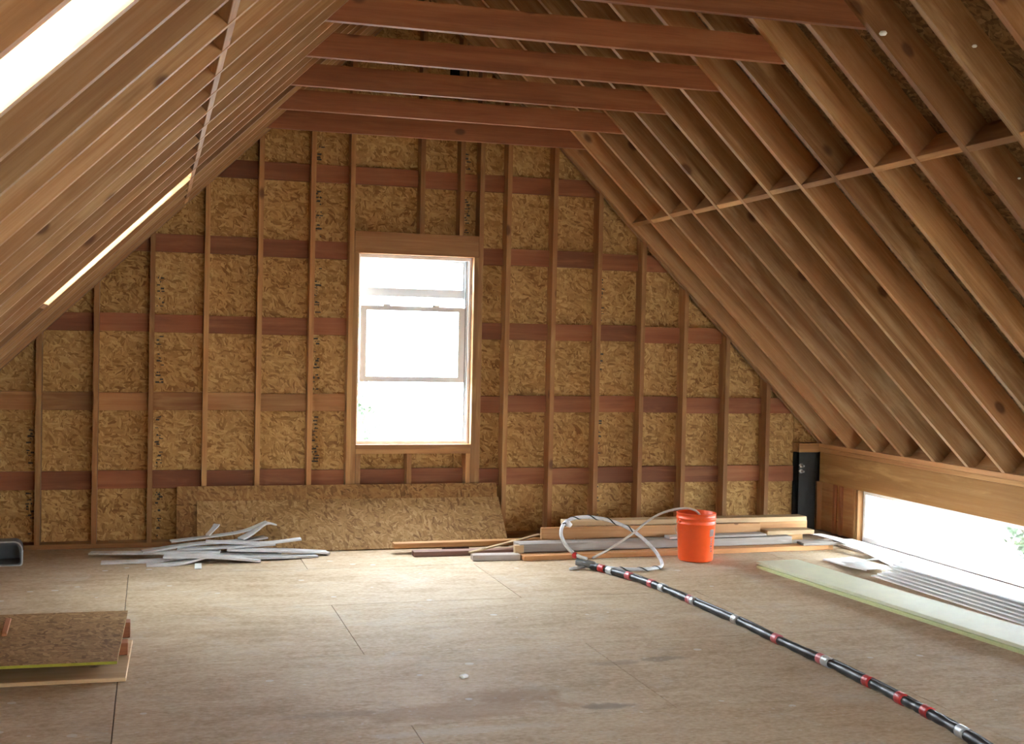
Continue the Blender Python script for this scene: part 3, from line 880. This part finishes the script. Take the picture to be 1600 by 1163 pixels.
# ------------------------------------------------------------------ lumber pile
G = None
beam_between('plank', (2.70, -1.00, 0), (5.38, -0.90, 0), 0.14, TW, m_orange, 'long orange fir plank lying at the front bottom of the lumber pile')
beam_between('plank', (2.325, -0.955, 0.0), (2.69, -0.975, 0), 0.10, 0.044, m_grey, 'short pale grey board end poking out at the front left of the lumber pile')
beam_between('plank', (1.925, -0.71, 0), (4.10, -0.74, 0), 0.10, TW, m_dark, 'dark purplish board lying on the floor at the left of the lumber pile')
beam_between('plank', (1.800, -0.57, 0.042), (3.27, -0.53, 0.042), 0.089, TW, m_fir, 'brown board raised behind the dark one, its left end overhanging')
beam_between('wood_block', (2.30, -0.58, 0.0), (2.30, -0.50, 0.0), 0.20, 0.041, m_dark, 'low dark wood block propping the brown board')
beam_between('lath', (2.315, -0.925, 0.046), (3.00, -0.50, 0.100), 0.035, 0.012, m_pale, 'thin pale lath lying diagonally at the left of the lumber pile')
beam_between('plank', (2.70, -0.87, 0.046), (5.05, -0.80, 0.041), 0.16, 0.062, m_grey, 'grey weathered timber with a notched end on the front plank')
beam_between('wood_block', (2.665, -0.93, 0.0), (2.735, -0.93, 0.0), 0.045, 0.10, m_pale, 'small pale offcut at the notched end of the grey timber')
beam_between('plank', (2.935, -0.745, 0.110), (4.84, -0.715, 0.106), TW, 0.089, m_orange, 'brown two by four standing on edge on top of the lumber pile')
beam_between('plank', (3.16, -0.62, 0.196), (5.31, -0.59, 0.190), 0.14, 0.040, m_pale, 'topmost pale plank of the lumber pile, reaching toward the corner')
beam_between('plank', (3.30, -0.58, 0.0), (5.30, -0.55, 0.0), 0.14, 0.100, m_fir, 'thick fir timber hidden at the back of the lumber pile')
beam_between('plank', (4.30, -0.56, 0.102), (5.36, -0.53, 0.102), 0.10, 0.085, m_fir, 'fir offcut under the right end of the topmost plank')
beam_between('plank', (4.86, -0.745, 0.104), (5.30, -0.735, 0.104), 0.14, 0.036, m_pale, 'short yellowish plank end beside the brown two by four')
beam_between('plank', (3.95, -0.86, 0.110), (4.82, -0.83, 0.110), 0.10, 0.020, m_grey, 'thin grey board lying on the notched timber behind the bucket')
beam_between('plank', (4.35, -0.75, 0.0), (5.62, -0.75, 0.0), 0.13, 0.040, m_grey, 'wide grey board at the right end of the lumber pile')
beam_between('plank', (5.10, -0.93, 0.041), (5.56, -0.95, 0.041), 0.12, 0.022, m_grey, 'thin whitish board lying on the right end of the front plank')

# ------------------------------------------------------------------ orange bucket
bk = empty('bucket', (4.020, -1.25, 0.0)); tag(bk, 'orange plastic bucket with dark print standing in front of the lumber pile', 'bucket')
mb = MB()
prof = [(0.0, 0.003), (0.120, 0.003), (0.129, 0.008), (0.133, 0.02), (0.146, 0.285), (0.150, 0.287), (0.150, 0.296), (0.147, 0.299), (0.1475, 0.325), (0.153, 0.327), (0.153, 0.335), (0.149, 0.338),
        (0.150, 0.362), (0.153, 0.366), (0.152, 0.371), (0.148, 0.372), (0.145, 0.366), (0.142, 0.285), (0.129, 0.02), (0.0, 0.014)]
mb.lathe(prof, 56)
body = add('body', fix_normals(mb.mesh('body', smooth=True)), m_orangeplastic, bk, parent_world(bk))
for ang in (10, 190):
    mb = MB(); mb.lathe([(0.0, 0.012), (0.010, 0.010), (0.014, 0.0)], 14)
    a = math.radians(ang); d = Vector((math.cos(a), math.sin(a), 0))
    add('handle_lug', fix_normals(mb.mesh('handle_lug')), m_orangeplastic, bk, frame(Vector((4.020, -1.25, 0.312)) + d * 0.147, (-d.y, d.x, 0), (0, 0, 1), d))
# wire handle hanging down at the back
pts = [Vector((4.020, -1.25, 0.312)) + Vector((math.cos(math.radians(10 + 180 * t / 16)) * 0.158, math.sin(math.radians(10 + 180 * t / 16)) * 0.158, -0.14 * math.sin(math.pi * t / 16))) for t in range(17)]
mb = MB(); mb.tube([p - Vector((4.020, -1.25, 0)) for p in pts], 0.002, 6)
add('wire_handle', fix_normals(mb.mesh('wire_handle')), m_zinc, bk, parent_world(bk))
# print: a dark square and a column of small upright letters
def on_bucket(a0, a1, z0, z1, off=0.0008):
    mb = MB(); n = 6
    for i in range(n + 1):
        a = a0 + (a1 - a0) * i / n
        for z in (z0, z1):
            r = 0.133 + (z - 0.02) / 0.265 * 0.013 + off
            mb.v.append((r * math.cos(a), r * math.sin(a), z))
    for i in range(n): mb.f.append((2 * i, 2 * i + 2, 2 * i + 3, 2 * i + 1)); mb.m.append(0)
    return mb
A = math.radians(-62)
A = math.radians(-58)
mbs = on_bucket(A - 0.19, A + 0.19, 0.200, 0.255)
add('printed_square', mbs.mesh('printed_square'), m_print, bk, parent_world(bk))
rs = random.Random(5)
zz = 0.190
for i in range(6):
    h = 0.014
    mbs = on_bucket(A - 0.13 + rs.uniform(0, 0.05), A + 0.13 - rs.uniform(0, 0.08), zz - h, zz)
    add('printed_letter', mbs.mesh('printed_letter'), m_print, bk, parent_world(bk)); zz -= 0.019

# ------------------------------------------------------------------ black hose bundle with tape bands
hose_c = [(3.085, -1.50, 0.028), (3.15, -1.66, 0.026), (3.245, -2.02, 0.026), (3.293, -2.41, 0.026), (3.310, -2.78, 0.026), (3.340, -3.36, 0.026), (3.345, -3.81, 0.026),
          (3.362, -4.26, 0.026), (3.362, -4.70, 0.026), (3.350, -4.99, 0.026), (3.340, -5.21, 0.026), (3.295, -5.60, 0.026), (3.21, -6.1, 0.026), (3.05, -6.9, 0.026), (2.95, -7.9, 0.026)]
hp = smooth_path(hose_c, 16)
hose = empty('hose', (3.085, -1.50, 0)); tag(hose, 'black hose bundle banded with red and silver tape running across the floor', 'hose')
inv = parent_world(hose)
loc0 = Vector((3.085, -1.50, 0))
rr = [0.0235 + 0.0022 * math.sin(i * 0.37) + 0.0015 * math.sin(i * 1.13) for i in range(len(hp))]
mb = MB(); mb.tube([p - loc0 for p in hp], rr, 14)
add('sleeve', fix_normals(mb.mesh('sleeve', smooth=True)), m_rubber, hose, inv)
# a thinner line strapped to the bundle
side = []
for i, p in enumerate(hp):
    t = (hp[min(i + 1, len(hp) - 1)] - hp[max(i - 1, 0)]).normalized(); s = t.cross(Vector((0, 0, 1)))
    a = 0.9 + 0.5 * math.sin(i * 0.11)
    side.append(p - loc0 - s * (0.022 * math.cos(a)) + Vector((0, 0, 0.022 * math.sin(a))))
mb = MB(); mb.tube(side, 0.008, 8)
add('air_line', fix_normals(mb.mesh('air_line', smooth=True)), m_rubber, hose, inv)
def band(px_y, length, mat, name):
    i0 = min(range(len(hp)), key=lambda i: abs(hp[i].y - px_y))
    seg = []
    for k in range(5):
        y = px_y + length * (0.5 - k / 4)
        j = max(1, min(range(len(hp)), key=lambda i: abs(hp[i].y - y)))
        a, b = (hp[j - 1], hp[j]) if hp[j].y <= y else (hp[j], hp[min(j + 1, len(hp) - 1)])
        t = 0 if abs(b.y - a.y) < 1e-6 else (y - a.y) / (b.y - a.y)
        seg.append(a + (b - a) * t - loc0 + Vector((0, 0, 0.002)))
    mb = MB(); mb.tube(seg, 0.0285, 14)
    add(name, fix_normals(mb.mesh(name, smooth=True)), mat, hose, inv)
for y in (-1.60, -2.42 + 0.52, -2.18, -2.72, -3.78, -4.23, -4.66, -4.95, -5.16): band(y, 0.055, m_red if y in (-1.60, -4.66, -4.95, -5.16) else m_pink, 'red_tape')
for y in (-1.69, -2.33, -2.76, -3.30, -4.28, -5.45): band(y, 0.06, m_silver, 'silver_tape')

# ------------------------------------------------------------------ spray gun end
gun = empty('spray_gun', (3.03, -1.44, 0.0)); tag(gun, 'grey spray gun with a red knob lying at the end of the hose bundle', 'spray gun')
gi = parent_world(gun)
mb = MB(); mb.tube([(0.075, -0.06, 0.035), (0.03, -0.01, 0.04), (-0.03, 0.04, 0.045)], [0.026, 0.030, 0.024], 12)
add('body', fix_normals(mb.mesh('body', smooth=True)), m_gun, gun, gi)
mb = MB(); mb.tube([(-0.01, 0.03, 0.05), (-0.03, 0.05, 0.09)], 0.010, 10)
add('valve_stem', fix_normals(mb.mesh('valve_stem')), m_gun, gun, gi)
mb = MB(); mb.tube([(-0.045, 0.065, 0.075), (-0.040, 0.055, 0.088), (-0.033, 0.045, 0.100), (-0.028, 0.040, 0.108)], [0.012, 0.024, 0.024, 0.012], 12)
add('red_knob', fix_normals(mb.mesh('red_knob', smooth=True)), m_red, gun, gi)
mb = MB(); mb.tube([(0.02, -0.01, 0.02), (-0.06, -0.03, 0.014), (-0.11, -0.05, 0.012)], [0.014, 0.012, 0.010], 10)
add('grip', fix_normals(mb.mesh('grip', smooth=True)), m_silver, gun, gi)

# milky whip hose making a loop over the pile
loop_c = [(3.06, -1.46, 0.075), (3.00, -1.40, 0.095), (2.945, -1.34, 0.150), (2.912, -1.30, 0.235), (2.955, -1.24, 0.305), (3.06, -1.18, 0.335), (3.20, -1.16, 0.335), (3.34, -1.20, 0.310),
          (3.47, -1.27, 0.255), (3.57, -1.33, 0.175), (3.64, -1.40, 0.085), (3.635, -1.50, 0.022), (3.53, -1.60, 0.018), (3.40, -1.62, 0.018), (3.27, -1.58, 0.018), (3.20, -1.55, 0.022)]
lp = smooth_path(loop_c, 10)
wh = empty('whip_hose', (3.06, -1.46, 0.0)); tag(wh, 'milky white whip hose looping up beside the orange bucket', 'hose')
wi = parent_world(wh); l0 = Vector((3.06, -1.46, 0.0))
mb = MB(); mb.tube([p - l0 for p in lp], 0.0135, 12)
add('tube', fix_normals(mb.mesh('tube', smooth=True)), m_clearhose, wh, wi)
# dark wrap spiralling on two stretches of it
for (a, b) in ((38, 82), (112, 146)):
    pts = []
    for q in range((b - a) * 5):
        i = a + q / 5
        k = int(i); t = i - k
        p = lp[k] * (1 - t) + lp[min(k + 1, len(lp) - 1)] * t
        tg = (lp[min(k + 1, len(lp) - 1)] - lp[k]).normalized()
        s = tg.cross(Vector((0, 0, 1)));  s = s.normalized() if s.length > 1e-3 else Vector((1, 0, 0))
        w = tg.cross(s)
        ang = i * 0.62
        pts.append(p - l0 + (s * math.cos(ang) + w * math.sin(ang)) * 0.0125)
    mb = MB(); mb.tube(pts, 0.0052, 6)
    add('dark_wrap', fix_normals(mb.mesh('dark_wrap', smooth=True)), m_rubber, wh, wi)
mb = MB(); mb.tube([(2.965, -1.235, 0.312), (2.99, -1.235, 0.300), (3.01, -1.24, 0.285)], [0.019, 0.022, 0.016], 8)
mb.v = [tuple(Vector(v) - l0) for v in mb.v]
add('tape_tail', fix_normals(mb.mesh('tape_tail', smooth=True)), m_white_board, wh, wi)
# thin line into the bucket
tp = smooth_path([(3.12, -1.42, 0.075), (3.25, -1.36, 0.115), (3.40, -1.32, 0.185), (3.49, -1.30, 0.235), (3.60, -1.28, 0.310), (3.70, -1.27, 0.362), (3.80, -1.26, 0.390), (3.90, -1.25, 0.402), (3.98, -1.25, 0.395), (4.04, -1.25, 0.362), (4.07, -1.24, 0.300)], 8)
mb = MB(); mb.tube(tp, 0.0085, 10)
o = add('air_line', fix_normals(mb.mesh('air_line', smooth=True)), m_thinhose)
tag(o, 'thin tan line arching from the spray gun into the orange bucket', 'hose')

# ------------------------------------------------------------------ loose grey vinyl offcuts at the left
def strip(ctrl, w, t, mat, label, group=None, name='vinyl_strip'):
    mb = MB(); mb.ribbon(smooth_path(ctrl, 8), w * 1.35, t * 1.25)
    o = add(name, fix_normals(mb.mesh(name)), mat)
    return tag(o, label, 'strip', group)
GR = 'grey vinyl offcuts on the floor'
strip([(-0.42, -0.36, 0.022), (0.30, -0.50, 0.028), (0.95, -0.58, 0.020)], 0.075, 0.010, m_strip, 'long grey strip crossing the back left of the offcut heap')
strip([(-0.33, -0.66, 0.001), (0.05, -0.66, 0.006), (0.40, -0.60, 0.030)], 0.075, 0.010, m_strip2, 'grey strip whose left end lies nearest the camera')
strip([(-0.02, -0.80, 0.001), (0.18, -0.79, 0.001), (0.45, -0.66, 0.045)], 0.080, 0.010, m_strip2, 'short grey strip bent up from the floor at the front of the heap')
strip([(0.10, -0.70, 0.040), (0.45, -0.74, 0.036), (0.78, -0.76, 0.003)], 0.085, 0.012, m_strip2, 'pale strip with a square cut end at the front right of the heap')
strip([(-0.05, -0.52, 0.048), (0.30, -0.46, 0.085), (0.65, -0.42, 0.095), (0.85, -0.36, 0.110)], 0.075, 0.010, m_strip, 'grey strip arched over the back of the heap')
strip([(0.15, -0.42, 0.105), (0.45, -0.38, 0.130), (0.68, -0.36, 0.160), (0.86, -0.34, 0.225)], 0.060, 0.008, m_strip, 'grey strip curling upward at the top right of the heap')
strip([(0.66, -0.44, 0.115), (0.74, -0.40, 0.150), (0.84, -0.36, 0.215), (0.92, -0.34, 0.205)], 0.065, 0.008, m_strip2, 'short twisted strip with its tip pointing up')
strip([(0.42, -0.38, 0.140), (0.47, -0.35, 0.190), (0.49, -0.33, 0.215)], 0.040, 0.006, m_strip, 'small upright scrap sticking out of the heap')
strip([(0.40, -0.50, 0.110), (0.80, -0.52, 0.090), (1.10, -0.52, 0.115)], 0.060, 0.010, m_strip2, 'pale strip reaching right at mid height of the heap')
strip([(0.55, -0.58, 0.060), (0.95, -0.60, 0.045), (1.30, -0.54, 0.010)], 0.085, 0.012, m_strip2, 'strip whose right end reaches farthest along the leaning sheets')
strip([(0.50, -0.66, 0.020), (0.85, -0.70, 0.014), (1.20, -0.62, 0.002)], 0.075, 0.012, m_strip, 'low grey strip under the right side of the heap')
strip([(0.20, -0.52, 0.062), (0.55, -0.56, 0.074), (0.90, -0.50, 0.078)], 0.070, 0.010, m_strip, 'strip buried in the middle of the heap', None)
strip([(-0.25, -0.46, 0.034), (0.10, -0.56, 0.046), (0.50, -0.62, 0.052)], 0.060, 0.010, m_strip2, 'pale strip slanting across the left of the heap')
strip([(0.330, -0.985, 0.001), (0.332, -0.94, 0.001), (0.335, -0.86, 0.012)], 0.035, 0.006, m_white_board, 'tiny white tab of vinyl poking out in front of the heap')

# ------------------------------------------------------------------ grey tub at the left edge
tub = empty('plastic_tub', (-1.06, -0.52, 0.0)); tag(tub, 'dark grey plastic tub with a pale rim at the left edge of the floor', 'tub')
ti = parent_world(tub)
def rrect(w, h, r, n=6):
    out = []
    for (cx, cy, a0) in ((w / 2 - r, h - r, 0), (-w / 2 + r, h - r, 90), (-w / 2 + r * 0.4, r * 0.4, 180), (w / 2 - r * 0.4, r * 0.4, 270)):
        q = r if a0 < 180 else r * 0.4
        for k in range(n + 1):
            a = math.radians(a0 + 90 * k / n); out.append((cx + q * math.cos(a), cy + q * math.sin(a)))
    return out
outer = rrect(0.40, 0.165, 0.06); inner = rrect(0.376, 0.141, 0.050)
inner = [(x, z + 0.012) for x, z in inner]
mb = MB()
n = len(outer)
rings = [(outer, 0.0), (outer, 0.26), (inner, 0.26), (inner, 0.012)]
# the tub lies on its side, open end facing the room: depth runs along +y
D0 = 0.13
mb = MB()
for (ring, dep) in ((outer, 0.0), (outer, 0.26)):
    k_ = 1.0 if dep == 0 else 0.92
    mb.v += [(x * k_, -D0 + dep, z * (1.0 if dep == 0 else 0.94)) for x, z in ring]
for (ring, dep) in ((inner, 0.24), (inner, 0.0)):
    k_ = 0.92 if dep > 0 else 1.0
    mb.v += [(x * k_, -D0 + dep, z * (0.94 if dep > 0 else 1.0)) for x, z in ring]
for r_ in range(3):
    for i in range(n):
        j = (i + 1) % n
        if r_ == 1: continue
        mb.f.append((r_ * n + i, r_ * n + j, (r_ + 1) * n + j, (r_ + 1) * n + i))
mb.f.append(tuple(n + i for i in range(n))); mb.f.append(tuple(2 * n + i for i in range(n)))
for i in range(n):
    j = (i + 1) % n
    mb.f.append((i, j, 3 * n + j, 3 * n + i))
me = bpy.data.meshes.new('shell'); me.from_pydata(mb.v, [], mb.f); me.update()
add('shell', fix_normals(me), m_tub, tub, ti)
mb = MB()
ring = [Vector((x, -D0 - 0.003, z)) for x, z in rrect(0.405, 0.170, 0.06)]
mb.tube(ring + [ring[0]], 0.006, 8)
add('rim', fix_normals(mb.mesh('rim', smooth=True)), m_tubrim, tub, ti)

# ------------------------------------------------------------------ strand board pieces at the left front
sb = empty('strand_board_sheet', (-0.72, -3.25, 0.0)); tag(sb, 'loose strand board sheet with a yellow-green painted edge on scrap blocks at left', 'board')
si = parent_world(sb)
mb = MB(); mb.cbox(1.20, 1.11, 0.014, 0.001)
add('board', fix_normals(mb.mesh('board')), m_osb_loose, sb, frame((-0.725, -3.25, 0.091), (0.9994, -0.025, 0), (0.025, 0.9994, 0), (0, 0, 1)))
mb = MB(); mb.box(-0.60, 0.60, -0.0012, 0.0, -0.0068, 0.0068)
add('painted_edge', fix_normals(mb.mesh('painted_edge')), m_yellow, sb, frame((-0.7389, -3.8048, 0.091), (0.9994, -0.025, 0), (0.025, 0.9994, 0), (0, 0, 1)))
beam_between('plywood_scrap', (-1.30, -3.42, 0.0), (-0.088, -3.45, 0.0), 0.75, 0.020, m_pale, 'flat plywood sheet on the floor beneath the loose strand board sheet', 'board')
beam_between('wood_block', (-0.22, -2.90, 0.0), (-0.094, -2.90, 0.0), 0.09, 0.082, m_block, 'reddish block under the far right corner of the loose sheet', 'block')
beam_between('wood_block', (-0.24, -3.36, 0.021), (-0.098, -3.36, 0.021), 0.09, 0.061, m_block, 'reddish block under the right edge of the loose sheet', 'block')
beam_between('wood_block', (-1.30, -3.30, 0.021), (-0.30, -3.20, 0.021), 0.09, 0.061, m_dark, 'dark runner supporting the middle of the loose sheet', 'block')
beam_between('stick', (-0.700, -3.22, 0.099), (-0.716, -2.86, 0.099), 0.028, 0.016, m_block, 'short brown stick lying on the loose strand board sheet', 'stick')

# ------------------------------------------------------------------ pale green boards at the right
def flat_board(name, p0, p1, w, h, mat, label, cat='board'):
    return beam_between(name, p0, p1, w, h, mat, label, cat)
flat_board('pale_green_board', (4.515, -1.62, 0.0), (4.800, -4.90, 0.0), 0.36, 0.022, m_greenedge, 'lower of two long pale green boards lying on the floor', 'board')
flat_board('pale_green_board', (4.535, -1.58, 0.0225), (4.815, -4.90, 0.0225), 0.36, 0.022, m_green, 'upper of two long pale green boards lying on the floor', 'board')

# ------------------------------------------------------------------ siding stack below the low window
def siding_profile(w=0.26):
    t = 0.003
    return [(-w / 2, 0.0), (-w / 2 + 0.003, 0.0), (-w / 2 + 0.003, 0.014), (-0.005, 0.007), (-0.004, 0.0), (0.0, 0.0), (0.002, 0.0095), (w / 2 - 0.004, 0.007), (w / 2 - 0.004, 0.0), (w / 2, 0.0),
            (w / 2, 0.010), (0.0, 0.0125), (-0.002, 0.010), (-w / 2, 0.0175)]
SP = siding_profile()
labs = ['lowest', 'second', 'third', 'fourth', 'fifth', 'topmost']
for k in range(6):
    y0 = -2.08 - 0.03 * ((k * 5) % 4) - (0.05 if k > 3 else 0); y1 = -5.1 - 0.06 * (k % 3)
    x = 5.155 + 0.024 * k + 0.006 * ((k * 3) % 2)
    mb = MB(); mb.ribbon([(x, y0, 0.001 + 0.0182 * k), (x + 0.04, (y0 + y1) / 2, 0.001 + 0.0182 * k), (x + 0.05, y1, 0.001 + 0.0182 * k)], 0.26, 0.003, profile=SP)
    o = add('vinyl_siding_plank', fix_normals(mb.mesh('vinyl_siding_plank')), m_siding)
    tag(o, '%s grey-white siding panel in the stack beside the low window' % labs[k], 'siding', 'siding panels stacked under the low window')
# loose pieces at the head of the stack
mb = MB(); mb.ribbon(smooth_path([(5.15, -1.42, 0.004), (5.16, -1.75, 0.010), (5.15, -2.03, 0.030)], 8), 0.26, 0.004, profile=SP)
tag(add('vinyl_siding_plank', fix_normals(mb.mesh('vinyl_siding_plank')), m_siding), 'short siding panel lying on the floor just past the stack head', 'siding')
mb = MB(); mb.ribbon(smooth_path([(5.235, -1.60, 0.030), (5.23, -1.80, 0.065), (5.22, -2.05, 0.125), (5.20, -2.24, 0.130)], 8), 0.20, 0.003)
tag(add('siding_offcut', fix_normals(mb.mesh('siding_offcut')), m_white_board), 'curled white siding offcut resting on the head of the stack', 'siding')
mb = MB(); mb.ribbon(smooth_path([(5.42, -0.62, 0.072), (5.47, -0.95, 0.068), (5.50, -1.35, 0.030), (5.46, -1.75, 0.006), (5.43, -2.0, 0.004)], 8), 0.11, 0.004)
tag(add('siding_offcut', fix_normals(mb.mesh('siding_offcut')), m_siding), 'long grey siding strip running from the lumber pile toward the stack', 'siding')
for k, (x, y0, y1, w, z) in enumerate(((5.655, -0.60, -3.6, 0.27, 0.0005), (5.60, -1.70, -4.2, 0.20, 0.022), (5.56, -2.10, -4.6, 0.16, 0.038))):  # white boards stand in for floor and siding blown out by window light
    o = flat_board('overlit_white_board', (x, y0, z), (x - 0.01, y1, z), w, (0.020, 0.015, 0.012)[k], m_white_board,
                   ('widest white board standing in for overlit floor and siding under the low window', 'white board on the widest one, standing in for overlit siding', 'narrow topmost white board of the overlit strip beside the siding stack')[k], 'board')
mb = MB(); mb.cbox(0.045, 0.030, 0.016, 0.006)
o = add('foam_scrap', fix_normals(mb.mesh('foam_scrap')), m_white_board, None, Matrix.Translation((1.478, -4.096, 0.009)) @ Matrix.Rotation(0.5, 4, 'Z'))
tag(o, 'small white scrap lying alone in the middle of the floor', 'scrap')

# ------------------------------------------------------------------ trees outside
def tree(loc, h, r, label, nleaf=1500, seed=1):
    rs = random.Random(seed)
    t = empty('tree', loc); tag(t, label, 'tree'); ti = parent_world(t)
    mb = MB(); mb.tube([(0, 0, 0), (0.05, 0.03, h * 0.4), (0.0, 0.1, h * 0.75)], [0.14, 0.10, 0.05], 8)
    for k in range(6):
        a = k * 1.05; zz = h * (0.35 + 0.06 * k)
        mb.tube([(0.03, 0.03, zz), (math.cos(a) * r * 0.4, math.sin(a) * r * 0.4, zz + h * 0.12), (math.cos(a) * r * 0.75, math.sin(a) * r * 0.75, zz + h * 0.2)], [0.05, 0.035, 0.015], 6)
    add('trunk', fix_normals(mb.mesh('trunk')), m_bark, t, ti)
    mb = MB()
    for k in range(nleaf):
        while True:
            p = Vector((rs.uniform(-1, 1), rs.uniform(-1, 1), rs.uniform(-1, 1)))
            if 0.25 < p.length < 1: break
        c = Vector((p.x * r, p.y * r, h * 0.65 + p.z * h * 0.38))
        a = Vector((rs.uniform(-1, 1), rs.uniform(-1, 1), rs.uniform(-1, 1))).normalized()
        b = a.orthogonal().normalized(); s = rs.uniform(0.07, 0.13)
        i = len(mb.v)
        mb.v += [tuple(c - a * s), tuple(c + b * s * 0.45), tuple(c + a * s), tuple(c - b * s * 0.45)]
        mb.f.append((i, i + 1, i + 2, i + 3)); mb.m.append(0)
    f = add('foliage', mb.mesh('foliage'), m_leaf, t, ti); f['kind'] = 'stuff'
tree((3.72, 14.0, -3.2), 4.15, 0.75, 'leafy tree seen through the end window', 900, 2)
tree((17.5, 11.0, -3.2), 1.9, 0.8, 'bushy shrub seen through the long low window', 900, 5)
